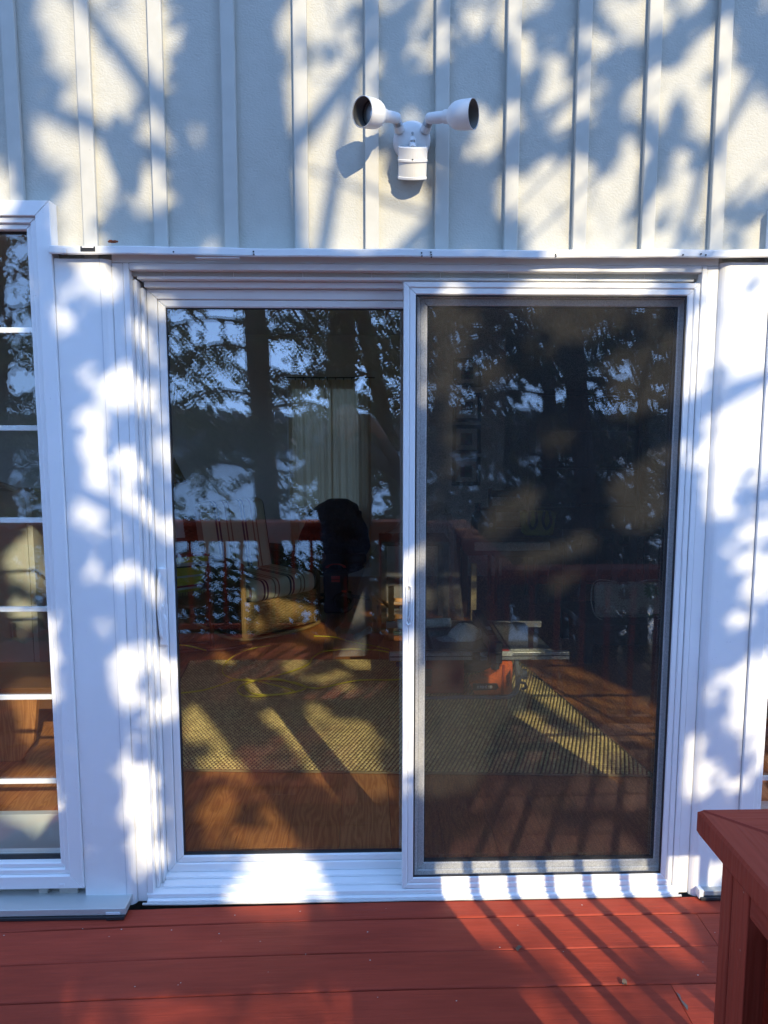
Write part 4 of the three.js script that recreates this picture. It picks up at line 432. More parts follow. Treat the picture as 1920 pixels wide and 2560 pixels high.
// a conifer-like tree: trunk along the given points, drooping boughs, leaves along their twigs
function bough(name, label, trunk, radii, y0, y1, reach, leaves, seed, opt = {}) {
  const r = rngOf(seed), t = thing(name, label, 'tree', [0, 0, 0]), curve = new THREE.CatmullRomCurve3(trunk.map((p) => V(...p)));
  part('trunk', boxuv(limb(trunk, radii, 14)), M.bark, t);
  const at = (y) => { let a = 0, b = 1; for (let i = 0; i < 30; i++) { const m = (a + b) / 2; if (curve.getPoint(m).y < y) a = m; else b = m; } return curve.getPoint(a); };
  const boughs = [], pts = []; let ang = r() * 6;
  const n = Math.round((y1 - y0) / (opt.step ?? 0.17));
  for (let i = 0; i < n; i++) {
    const y = lerp(y0, y1, i / n), c = at(y); ang += 2.4 + 0.5 * (r() - 0.5);
    const L = reach * (0.55 + 0.5 * r()) * (1 - 0.25 * (i / n)), dir = V(Math.cos(ang), 0, Math.sin(ang)), drop = L * (0.12 + 0.22 * r());
    if (c.z + dir.z * L < 3.3) continue;
    const P = [c, c.clone().addScaledVector(dir, L * 0.4).add(V(0, 0.04 * L, 0)), c.clone().addScaledVector(dir, L * 0.75).add(V(0, -drop * 0.4, 0)), c.clone().addScaledVector(dir, L).add(V(0, -drop, 0))];
    const P3 = P.slice(1).some((q) => insideView(q.x - KX * q.z, q.y - KY * q.z)); if (!P3) boughs.push(limb(P, [0.028 * L / 2 + 0.006, 0.014, 0.006], 6));
    const cv = new THREE.CatmullRomCurve3(P), side = V(-dir.z, 0, dir.x), twigs = Math.round(8 * L), each = Math.max(6, Math.round(leaves / n / twigs * L / reach));
    for (let k = 0; k < twigs; k++) {                             // side twigs left and right, hanging a little
      const s = 0.18 + 0.82 * ((k + r()) / twigs), b = cv.getPoint(Math.min(1, s)), lr = k % 2 ? 1 : -1, w = L * (0.16 + 0.2 * (1 - s)) * (0.7 + 0.6 * r()), fwd = 0.5 + 0.4 * r(), hang = 0.25 + 0.5 * r();
      for (let q = 0; q < each; q++) {
        const f = Math.pow(r(), 0.8), x = b.x + (side.x * lr + dir.x * fwd) * w * f + (r() - 0.5) * 0.09, z = b.z + (side.z * lr + dir.z * fwd) * w * f + (r() - 0.5) * 0.09, yy = b.y - hang * w * f * f - 0.07 * r();
        if (z < 3.25 || !mayGrow(x, yy, z, 0.045, r())) continue;
        pts.push([x, yy, z, 0.7 + 0.6 * r(), -0.5]);
      }
    }
  }
  part('limbs', boughs, M.bark, t, null, 'stuff');
  crown(pts, leafShape(opt.leaf ?? 0.062, opt.wide ?? 0.032), opt.mat ?? LEAF.pine, t, r);
  return t;
}
bough('evergreen_tree', 'evergreen with drooping boughs and a slightly leaning trunk, mirrored left in the door glass', [[-0.2, -3.2, 6.6], [-0.42, 0, 6.5], [-0.53, 2.2, 6.5], [-0.68, 5, 6.5], [-0.8, 10, 6.5]], [0.19, 0.15, 0.135, 0.12, 0.07], 0.75, 6.4, 2.6, 36000, 301);
bough('tall_tree', 'thick straight trunk mirrored right of centre in the clear door panel', [[0.3, -5, 9], [0.38, 0, 9], [0.4, 3.2, 9], [0.45, 8, 9], [0.5, 14, 9]], [0.27, 0.225, 0.215, 0.2, 0.12], 2.3, 8, 3.2, 18000, 311);
bough('leaning_tree', 'slim leaning trunk mirrored beside the thick one, clad in leaves', [[2.1, -4.6, 8], [1.06, 1.4, 8], [0.72, 3.1, 8], [0.3, 5, 8], [-0.1, 8, 8]], [0.17, 0.125, 0.115, 0.1, 0.05], 0.6, 6, 1.8, 22000, 317);
bough('evergreen_tree', 'dense evergreen mirrored behind the insect screen', [[3.4, -4, 7.6], [3.32, -1, 7.6], [3.25, 1.5, 7.6], [3.2, 3.8, 7.6]], [0.2, 0.16, 0.11, 0.02], 0.0, 3.5, 2.2, 42000, 331);
bough('evergreen_tree', 'dark evergreen to the right of the one mirrored behind the insect screen', [[5.2, -4, 9], [5.1, -1, 9], [5.05, 2, 9], [5.1, 3.9, 9]], [0.2, 0.16, 0.1, 0.02], -1.4, 3.5, 2.6, 46000, 359, { step: 0.13 });
bough('evergreen_tree', 'low dark evergreen filling the gap right of the leaning tree', [[2.1, -4.4, 10.2], [2.1, 0, 10.2], [2.05, 3, 10.2], [2.0, 7, 10.2]], [0.18, 0.14, 0.1, 0.06], -1.6, 5, 2.2, 46000, 367, { step: 0.12 });
bough('evergreen_tree', 'evergreen mirrored in the barred window at the left', [[-4.3, -4, 8], [-4.3, 1, 8], [-4.2, 5, 8], [-4.2, 9, 8]], [0.2, 0.16, 0.13, 0.08], -0.4, 6, 2.4, 32000, 347);
bough('evergreen_tree', 'evergreen mirrored behind the left edge of the door glass', [[-3.7, -5, 10.5], [-3.6, 1, 10.5], [-3.5, 6, 10.5], [-3.4, 11, 10.5]], [0.2, 0.16, 0.13, 0.08], 0.6, 7, 2.4, 26000, 353);

{ // two trees out of view at the right, crowns shaped to cast the sun flecks
  const r = rngOf(401), U = (v) => 0.33 + 0.12 * (2.17 - v), tp = [-4.4, -2, 0, 1.5, 2.5, 3.4, 5].map((v, i) => [U(v) + KX * 5 + 0.012 * Math.sin(i * 2), v + KY * 5, 5]);
  tp[0][0] += 0.05; for (const i of [0, 1, 2]) tp[i][0] += 0.07;
  const t = thing('unseen_shade_tree', 'tall tree out of view at the right, its trunk shades the left part of the siding', 'tree');
  part('trunk', boxuv(limb(tp, [0.16, 0.12, 0.1, 0.118, 0.125, 0.13, 0.1], 16)), M.bark, t);
  const P = (u, v, z) => V(u + KX * z, v + KY * z, z), near = [];
  const twig = (uv, z0, z1, r0, r1) => near.push(limb(uv.map(([u, v], i) => P(u, v, lerp(z0, z1, i / (uv.length - 1)))), [r0, (r0 + r1) / 2, r1], 6));
  twig([[2.6, 4.2], [2.1, 3.3], [1.88, 2.65], [1.87, 2.59], [1.8, 2.44], [1.73, 2.33], [1.71, 2.22], [1.63, 2.01], [1.54, 1.89], [1.49, 1.8], [1.39, 1.69], [1.27, 1.62], [1.1, 1.45]], 4.8, 4.0, 0.03, 0.008);
  twig([[2.5, 3.3], [1.91, 2.86], [1.73, 2.73], [1.65, 2.66], [1.56, 2.61], [1.47, 2.55], [1.4, 2.49], [1.23, 2.42], [1.1, 2.38]], 3.8, 3.2, 0.011, 0.0035);
  twig([[1.3, 3.7], [1.12, 2.91], [1.08, 2.79], [1.03, 2.67], [1.02, 2.57], [1.0, 2.5]], 4.6, 4.2, 0.02, 0.008); twig([[0.86, 2.98], [0.92, 2.85], [0.98, 2.74], [1.03, 2.67]], 4.2, 4.2, 0.006, 0.009);
  twig([[1.5, 2.6], [1.43, 2.48], [1.33, 2.38], [1.22, 2.27], [1.1, 2.15]], 3.4, 3.2, 0.006, 0.003); twig([[1.42, 2.32], [1.35, 2.25], [1.22, 2.13], [1.1, 2.02]], 3.4, 3.2, 0.006, 0.003);
  twig([[0.57, 3.1], [0.59, 2.84], [0.61, 2.74], [0.67, 2.59], [0.75, 2.5], [0.86, 2.36]], 3.6, 3.4, 0.004, 0.006); twig([[0.53, 2.58], [0.6, 2.585], [0.67, 2.59]], 3.5, 3.5, 0.003, 0.004);
  twig([[0.41, 2.43], [0.49, 2.33], [0.59, 2.3], [0.73, 2.24], [0.9, 2.19]], 3.9, 3.6, 0.004, 0.008); twig([[0.47, 2.44], [0.43, 2.39], [0.49, 2.32]], 3.8, 3.8, 0.003, 0.004);
  twig([[2.2, 1.5], [2.01, 1.39], [1.95, 1.35], [1.87, 1.29]], 3.3, 3.2, 0.006, 0.002); twig([[1.87, 1.29], [1.92, 1.265], [1.97, 1.24]], 3.2, 3.2, 0.002, 0.003);
  twig([[2.3, 3.2], [2.0, 2.95], [1.75, 2.85], [1.4, 2.95]], 3.9, 3.5, 0.012, 0.004); twig([[1.9, 2.3], [1.72, 2.1], [1.6, 1.75], [1.5, 1.5]], 3.9, 3.5, 0.008, 0.004); twig([[1.95, 1.05], [1.75, 0.95], [1.4, 0.8], [1.1, 0.55]], 4, 3.6, 0.008, 0.003);
  for (let i = 0; i < 150; i++) {                                 // fine twigs all through the near crown, placed to cast thin shadow lines
    let u = lerp(0.75, 2.5, r()), v = lerp(0.2, 3.1, r()), a = 0.75 + 0.9 * (r() - 0.5) + (r() < 0.3 ? 1.4 : 0), z = 3.3 + 1.1 * r(); const uv = [], L = 0.12 + 0.3 * r();
    for (let k = 0; k < 4; k++) { uv.push([u, v]); u += Math.cos(a) * L / 3; v += Math.sin(a) * L / 3; a += 0.5 * (r() - 0.5); }
    twig(uv, z, z + 0.1, 0.0012 + 0.0012 * r(), 0.0028 + 0.002 * r());
  }
  for (let i = 0; i < 26; i++) { const v = lerp(0.5, 4.6, r()), a = P(U(v), v, 5), L = 1 + 2 * r(), an = r() * 6.28, b = a.clone().add(V(Math.cos(an) * L, 0.5 + r(), 0.6 * Math.sin(an) * L)); const u = b.x - KX * b.z, w = b.y - KY * b.z; if (insideView(u, w) || b.z < 3.4) continue; near.push(limb([a, a.clone().lerp(b, 0.5).add(V(0, 0.15, 0)), b], [0.04, 0.02, 0.008], 6)); }
  part('limbs', near, M.bark, t, null, 'stuff');
  const pts = [];
  for (let i = 0; i < 90000; i++) {
    const u = lerp(-2.4, 4.4, r()), v = lerp(-1.2, 4.6, r()), z = 3.3 + 2.7 * Math.pow(r(), 0.8), keep = insideView(u, v) ? (v > -0.1 ? sstep(0.55, 1.0, u + 0.15 * (fbm(v * 4, u * 3) - 0.5)) : 0.8) : 0.35;
    if (r() > keep * (0.35 + 1.3 * sstep(0.35, 0.6, fbm(u * 5 + 9, v * 5 + 3, 1e6, 1e6, 2, 8)))) continue;
    const p = P(u, v, z); if (p.y < 2.7 || !mayGrow(p.x, p.y, p.z, 0.016, r())) continue;
    pts.push([p.x, p.y, p.z, 0.7 + 0.6 * r(), -0.4]);
  }
  crown(pts, leafShape(0.05, 0.03), LEAF.broad, t, r);
  // big hanging leaves out of view, placed to cast sharp shadows on the siding
  const dead = (a, b, z, w, name) => { const A = P(...a, z), B = P(...b, z), g = leafShape(A.distanceTo(B), w), q = new THREE.Quaternion().setFromUnitVectors(V(1, 0, 0), B.clone().sub(A).normalize()); g.applyQuaternion(q).translate(...A.clone().lerp(B, 0.5).toArray()); part('hanging_leaf', [g], LEAF.broad, t); };
  dead([-0.05, 2.5], [0.0, 2.23], 3.3, 0.11); dead([1.61, 2.41], [1.55, 2.19], 3.3, 0.075); dead([-0.06, 2.44], [0.06, 2.36], 3.3, 0.06);
  const t2 = thing('unseen_shade_tree', 'taller tree out of view farther right, its crown shaped to cast the sun flecks', 'tree');
  part('trunk', boxuv(limb([[7.0, -3.2, 8.6], [6.8, 2, 8.4], [6.5, 6, 8.2], [6.2, 10, 8]], [0.3, 0.24, 0.2, 0.12], 14)), M.bark, t2);
  const far = []; for (let i = 0; i < 22; i++) { const a = V(6.75 - 0.02 * i, 3 + i * 0.3, 8.3), an = r() * 6.28, b = a.clone().add(V(-2.2 * r() + Math.cos(an), 0.8 + r(), 1.6 * Math.sin(an))); if (insideView(b.x - KX * b.z, b.y - KY * b.z)) continue; far.push(limb([a, a.clone().lerp(b, 0.5).add(V(0, 0.2, 0)), b], [0.06, 0.03, 0.012], 6)); }
  part('limbs', far, M.bark, t2, null, 'stuff');
  const p2 = [];
  for (let i = 0; i < 190000; i++) {
    const inn = i < 110000, u = inn ? lerp(-0.8, 2.5, r()) : lerp(-2.6, 4.4, r()), v = inn ? lerp(-0.35, 3.05, r()) : lerp(-1.4, 4.8, r()), inView = insideView(u, v), z = inView ? 3.6 + (u < 0.75 ? 2.9 : 1.7) * r() : 5 + 4.5 * r();
    if (!inView && r() > (v < -0.3 ? 0.75 : 0.3) * 1.4 * sstep(0.35, 0.6, fbm(u * 3, v * 3, 1e6, 1e6, 3, 6))) continue;
    const p = P(u, v, z); if (inView && p.y < 1.95) { p.copy(P(u, v, lerp(4.2, 5.6, r()))); } if (!mayGrow(p.x, p.y, p.z, 0.018, r())) continue;
    p2.push([p.x, p.y, p.z, 0.7 + 0.6 * r(), -0.4]);
  }
  crown(p2, leafShape(0.05, 0.034), LEAF.broad, t2, r);
}
{ // young broadleaf tree on the bank, its thin sprays before the lake
  const r = rngOf(521), t = thing('young_tree', 'young thin leafed tree on the bank, mirrored above the armchair', 'tree'), st = [limb([[-1.3, -1.8, 4.9], [-1.25, -0.4, 4.9], [-1.2, 0.9, 4.8], [-1.1, 2.0, 4.8]], [0.03, 0.024, 0.016, 0.006], 7)], pts = [];
  for (let k = 0; k < 34; k++) { const y = lerp(0.2, 1.9, r()), a = V(-1.2, y, 4.85), an = r() * 6.283, L = 0.5 + 0.75 * r(), b = a.clone().add(V(Math.cos(an) * L, 0.18 * L - 0.25 * r(), 0.4 * Math.sin(an) * L)), m = a.clone().lerp(b, 0.5).add(V(0, 0.08, 0)), cv = new THREE.CatmullRomCurve3([a, m, b]); st.push(limb([a, m, b], [0.006, 0.004, 0.0015], 5)); for (let q = 0; q < 60; q++) { const p = cv.getPoint(0.25 + 0.75 * r()); p.x += 0.13 * (r() - 0.5); p.y += 0.16 * (r() - 0.6); p.z += 0.13 * (r() - 0.5); if (mayGrow(p.x, p.y, p.z, 0.04, r())) pts.push([p.x, p.y, p.z, 0.7 + 0.6 * r(), -0.5]); } }
  part('stem', st, M.bark, t, null, 'stuff'); crown(pts, leafShape(0.05, 0.03), leafMat([0.10, 0.16, 0.035]), t, r);
}
{ // leafy shrubs on the bank below the rear railing
  const r = rngOf(501);
  const spots = [[-3.4, 4.6], [-2.2, 4.3], [-1.1, 4.5], [-0.2, 4.2], [0.8, 4.6], [1.8, 4.4], [2.9, 4.8], [-4.8, 5.0]], where = ['far left end of the rear railing', 'rear railing left of the barred window reflection', 'rear railing below the wicker armchair reflection', 'rear railing left of the photographer', 'rear railing behind the photographer', 'rear railing right of the photographer', 'stair side of the rear railing', 'corner of the deck at the far left'];
  spots.forEach(([x, z], i) => {
    const t = thing('leafy_shrub', 'leafy evergreen shrub on the bank by the ' + where[i], 'shrub', [0, 0, 0], 0), pts = [], st = [], top = x > 1.2 ? 1.1 : 0.35 + 0.35 * r();  // taller at the right, placed to darken the mirrored view there
    for (let k = 0; k < (x > 1.2 ? 20 : 9); k++) { const a = r() * 6.28, L = 0.5 + 0.4 * r(), b = V(x + Math.cos(a) * L * 0.8, lerp(-0.3, top, r()), z + Math.sin(a) * L * 0.6); if (b.z < 3.25) b.z = 3.3; st.push(limb([V(x, -1.6, z), V(x, -1.0, z).lerp(b, 0.5), b], [0.02, 0.012, 0.005], 5)); for (let q = 0; q < 210; q++) { const d = Math.pow(r(), 0.5) * 0.36, f = r() * 6.28, g = r() * 2 - 1; const px = b.x + d * Math.cos(f), pz = b.z + d * Math.sin(f) * 0.8, py = b.y + d * g * 0.9 - 0.1; if (pz < 3.1 || !mayGrow(px, py, pz, 0.05, r())) continue; pts.push([px, py, pz, 0.7 + 0.6 * r(), -0.3]); } }
    part('stems', st, M.bark, t, null, 'stuff'); crown(pts, leafShape(0.10, 0.045), LEAF.shrub, t, r);
  });
}

// ------------------------------------------------------------------ the room behind the glass
{
  const plaster = mat([0.72, 0.70, 0.64], 0.9, { map: speckle });
  const walls = thing('room_walls', 'pale interior walls of the room behind the glass', 'wall');
  part('side_wall', [box(-4.6, -4.45, 0, 2.5, -5.45, -4.2, 0), box(-4.6, -4.45, 0, 0.5, -4.2, -1.2, 0), box(-4.6, -4.45, 2.2, 2.5, -4.2, -1.2, 0), box(-4.6, -4.45, 0, 2.5, -1.2, -0.171, 0)], plaster, walls);
  part('side_wall', box(4.0, 4.15, 0, 2.5, -7.4, -0.171, 0), plaster, walls);
  part('back_wall', [box(-4.45, -0.05, 0, 2.5, -5.4, -5.25, 0), box(-0.05, 0.72, 0, 0.75, -5.4, -5.25, 0), box(-0.05, 0.72, 2.02, 2.5, -5.4, -5.25, 0), box(0.72, 2.17, 0, 2.5, -5.4, -5.25, 0), box(2.02, 2.17, 0, 2.5, -7.4, -5.4, 0), box(2.17, 4.0, 0, 2.5, -7.4, -7.25, 0)], plaster, walls);
  struct('ceiling', box(-4.6, 4.15, 2.5, 2.6, -7.4, -0.171, 0), mat([0.8, 0.79, 0.76], 0.9));
  struct('floor', box(-4.6, 4.15, -0.1, 0.032, -7.4, -0.171, 0), M.floorWood[1]);
  const floor = scene.children[scene.children.length - 1];
  for (let i = 0; i < 23; i++) {                                  // boards near the glass, each its own
    let z = -0.5 - 1.4 * hash(i, 1, 7); const x = -1.7 + i * 0.195; let first = -0.1715;
    for (let k = 0; k < 4; k++) { const z1 = Math.max(-4.2, k === 0 ? z : first - (1.5 + 0.8 * hash(i, k, 3))); if (first - z1 < 0.05) break; const g = box(x + 0.0005, x + 0.1945, 0.0322, 0.05 - 0.0004 * hash(i, k, 1), z1, first - 0.0008, 0.0012); const uv = g.attributes.uv; for (let q = 0; q < uv.count; q++) uv.setXY(q, uv.getX(q) + 0.37 * i, uv.getY(q) + 0.61 * k + 0.29 * i); part('floor_board', g, M.floorWood[Math.floor(3 * hash(i, k, 11))], floor); first = z1; }
  }
  // back window, unseen behind light curtains, lights them and the room
  const w = thing('back_window', 'unseen window in the far wall behind the curtains, lights them from behind', 'window'); part('frame', mitred(-0.05, 0.72, 0.75, 2.02, 0.05, -5.36, -5.22), M.vinyl, w); part('glass_pane', new THREE.PlaneGeometry(0.69, 1.19).translate(0.335, 1.385, -5.3), new THREE.MeshPhysicalMaterial({ color: col(1, 1, 1), transmission: 1, thickness: 0, roughness: 0 }), w); part('mullion', box(0.32, 0.35, 0.8, 1.97, -5.33, -5.25), M.vinyl, w);
  const sw = thing('unseen_side_window', 'wide unseen window in the left side wall, placed to light the room', 'window'); part('frame', mitred(1.2, 4.2, 0.5, 2.2, 0.06, -0.05, 0.02).map((g) => g.rotateY(Math.PI / 2).translate(-4.5, 0, 0)), M.vinyl, sw); part('mullion', box(-4.53, -4.47, 0.55, 2.15, -2.73, -2.67), M.vinyl, sw);  // window out of view, placed to brighten the room from the left
  const cloth = new THREE.MeshPhysicalMaterial({ color: col(0.74, 0.60, 0.40), roughness: 0.95, transmission: 0.55, thickness: 0, side: THREE.DoubleSide });
  const cur = (x0, x1, ph, n) => { const g = new THREE.PlaneGeometry(x1 - x0, 1.9, 90, 20), p = g.attributes.position; for (let i = 0; i < p.count; i++) { const X = p.getX(i), y = p.getY(i), t = (0.95 - y) / 1.9; p.setZ(i, 0.028 * (0.5 + 0.5 * t) * Math.sin(X * n + ph + 0.4 * Math.sin(y * 2.1)) + 0.008 * Math.sin(X * n * 2.7 + y)); } g.computeVertexNormals(); return boxuv(g.translate((x0 + x1) / 2, 1.1, -5.12)); };
  solo('curtain', cur(-0.02, 0.42, 0.4, 52), cloth, 'pale curtain left of the pair, seen behind the striped armchair', 'curtain', 'curtains of the back window');
  solo('curtain', cur(0.40, 0.80, 2.1, 50).translate(0, 0, 0.012), cloth, 'pale curtain right of the pair, with a bright fold', 'curtain', 'curtains of the back window');
  const rod = thing('curtain_rod', 'thin dark rod with rings above the pale curtains', 'curtain rod'); part('rod', bar([-0.06, 2.07, -5.12], [0.84, 2.07, -5.12], 0.006), M.dark, rod); for (let i = 0; i < 10; i++) part('ring', new THREE.TorusGeometry(0.015, 0.0025, 6, 16).rotateY(1.4).translate(0.05 + i * 0.08, 2.06, -5.12), M.dark, rod);
  // four framed pictures in a column
  const black = mat([0.012, 0.012, 0.014], 0.45), board = mat([0.78, 0.8, 0.77], 0.7), glossy = new THREE.MeshPhysicalMaterial({ color: col(1, 1, 1), transmission: 1, thickness: 0, roughness: 0, ior: 1.5 });
  [2.128, 1.78, 1.459, 1.13].forEach((y, i) => {
    const t = thing('picture_frame', 'square black picture frame, ' + ['topmost', 'second from the top', 'third from the top', 'lowest'][i] + ' of the column on the wall', 'picture', [1.779, y, -5.25], 0, 'framed pictures in a column');
    const art = tex(64, 64, (u, v) => { const n = fbm(u * 7, v * 7, 7, 7, 3, 600 + i * 9), m = vnoise(u * 4, v * 4, 4, 4, 640 + i); return [0.05 + 0.3 * n * m, 0.05 + 0.22 * n * (1 - m), 0.04 + 0.14 * n]; }, [1, 1], true);
    for (const g of mitred(-0.146, 0.146, -0.146, 0.146, 0.038, 0.001, 0.028)) part('frame_bar', g, black, t);
    part('mount', box(-0.108, 0.108, -0.108, 0.108, 0.003, 0.008, 0), board, t);
    const pr = new THREE.PlaneGeometry(0.12, 0.12); part('print', pr.translate(0, 0, 0.0095), mat([1, 1, 1], 0.5, { map: art }), t);
    part('glass', new THREE.PlaneGeometry(0.212, 0.212).translate(0, 0, 0.016), glossy, t);
  });
}
{ // woven rug: dark backing with raised tan strands
  const C = { fl: [-0.30, -0.86], fr: [2.016, -0.742], br: [1.745, -2.40], bl: [-0.42, -2.42] }, at = (a, b) => [lerp(lerp(C.fl[0], C.fr[0], a), lerp(C.bl[0], C.br[0], a), b), lerp(lerp(C.fl[1], C.fr[1], a), lerp(C.bl[1], C.br[1], a), b)];
  const t = thing('rug', 'tan woven rug with a basket pattern on the wooden floor', 'rug');
  const s = new THREE.Shape([C.fl, C.fr, C.br, C.bl].map(([x, z]) => new THREE.Vector2(x, -z)));
  part('backing', boxuv(new THREE.ExtrudeGeometry(s, { depth: 0.004, bevelEnabled: false }).rotateX(-Math.PI / 2).translate(0, 0.0506, 0)), mat([0.10, 0.07, 0.03], 0.95), t);
  const nx = 118, nz = 84, nub = new THREE.SphereGeometry(1, 8, 5, 0, 6.2832, 0, Math.PI / 2).scale(0.0076, 0.0072, 0.0074), o = new THREE.InstancedMesh(nub, mat([1, 1, 1], 0.8), nx * nz), m = new THREE.Matrix4(), c = new THREE.Color(), r = rngOf(611), e = new THREE.Euler(), q = new THREE.Quaternion();
  let k = 0; for (let j = 0; j < nz; j++) for (let i = 0; i < nx; i++) { const [x, z] = at((i + 0.25 + 0.5 * (j % 2)) / nx, (j + 0.5) / nz); e.set(0, 0.06 + 0.25 * (r() - 0.5), 0.14); q.setFromEuler(e); m.compose(V(x, 0.0535, z), q, V(0.95 + 0.15 * r(), 0.8 + 0.4 * r(), 0.95 + 0.2 * r())); o.setMatrixAt(k, m); const b = 0.75 + 0.45 * r(); c.setRGB(0.56 * b, 0.42 * b, 0.16 * b); o.setColorAt(k++, c); }
  o.name = 'weave'; o.userData.kind = 'stuff'; t.add(o);
  const edge = []; const E = [C.fl, C.fr, C.br, C.bl, C.fl]; for (let i = 0; i < 4; i++) edge.push(bar([E[i][0], 0.056, E[i][1]], [E[i + 1][0], 0.056, E[i + 1][1]], 0.006)); part('binding', edge, mat([0.22, 0.16, 0.07], 0.9), t, null, 'stuff');
}
{ // yellow extension cord in loops on the rug
  const h = 0.066, pts = [[-0.62, -1.75], [-0.2, -1.83], [0.02, -2.02], [0.22, -1.92], [0.36, -1.8], [0.25, -1.72], [0.08, -1.74], [0.02, -1.86], [0.14, -1.98], [0.34, -1.96], [0.42, -1.84], [0.30, -1.74], [0.12, -1.78], [0.06, -1.92], [0.2, -2.0], [0.4, -1.9], [0.48, -1.84], [0.72, -1.95], [0.98, -2.0], [1.12, -2.12], [1.1, -2.3], [0.98, -2.46], [0.9, -2.56], [0.68, -2.62], [0.48, -2.56], [0.42, -2.44], [0.4, -2.3], [0.26, -2.12], [0.05, -2.0], [-0.1, -2.1], [-0.14, -2.34], [-0.08, -2.56], [0.0, -2.66], [0.1, -2.72]];
  solo('extension_cord', [tube(pts.map(([x, z], i) => [x - 0.03, h + 0.012 * (i > 4 && i < 18 ? (i % 3) / 2 : 0), z]), 0.0048, 260, 7)], mat([0.62, 0.50, 0.03], 0.45), 'yellow extension cord tangled in loops on the rug', 'cord');
  const p2 = [[0.90, -2.56], [0.8, -2.72], [0.62, -2.84], [0.5, -2.95], [0.36, -2.98]];
  solo('extension_cord', [tube(p2.map(([x, z], i) => [x, i === 0 ? h + 0.013 : 0.056, z]), 0.0048, 50, 7)], mat([0.62, 0.50, 0.03], 0.45), 'short yellow cord end running under the wicker armchair', 'cord');
  solo('extension_cord', [tube([[-0.95, 0.12, -2.55], [-0.7, 0.11, -2.58], [-0.5, 0.10, -2.62], [-0.35, 0.07, -2.6]], 0.0052, 40, 7)], mat([0.62, 0.50, 0.03], 0.45), 'piece of yellow cord below the slatted wooden chair', 'cord');
}
const stripeTex = (list, period, along) => tex(256, 32, (u) => { let x = u, s = 0; for (const [w, c] of list) { s += w; if (x < s) return c; } return list[0][1]; }, [period, 1], true);
function cushion(w, h, d, round, m, swap) {                        // a plump box cushion
  const g = new RoundedBoxGeometry(w, h, d, 5, round), p = g.attributes.position;
  for (let i = 0; i < p.count; i++) { const X = p.getX(i) / w * 2, Y = p.getY(i) / h * 2, Z = p.getZ(i) / d * 2; p.setY(i, p.getY(i) * (1 + 0.12 * (1 - X * X) * (1 - Z * Z))); p.setX(i, p.getX(i) * (1 - 0.03 * Y * Y)); }
  g.computeVertexNormals(); const q = g.index ? g.toNonIndexed() : g, uv = new Float32Array(q.attributes.position.count * 2); for (let i = 0; i < uv.length / 2; i++) { uv[2 * i] = swap ? q.attributes.position.getY(i) : q.attributes.position.getX(i); uv[2 * i + 1] = q.attributes.position.getZ(i); } q.setAttribute('uv', new THREE.BufferAttribute(uv, 2)); return q;
}
function wickerPanel(w, h, nx, ny) {                               // strands woven over upright rods
  const g = new THREE.PlaneGeometry(w, h, nx * 4, ny * 4), p = g.attributes.position;
  for (let i = 0; i < p.count; i++) { const a = (p.getX(i) / w + 0.5) * nx, b = (p.getY(i) / h + 0.5) * ny, row = Math.floor(b), f = b - row; p.setZ(i, 0.004 * Math.cos((a + row) * Math.PI) + 0.0035 * Math.sin(f * Math.PI) - 0.002); }
  g.computeVertexNormals(); return g;
}
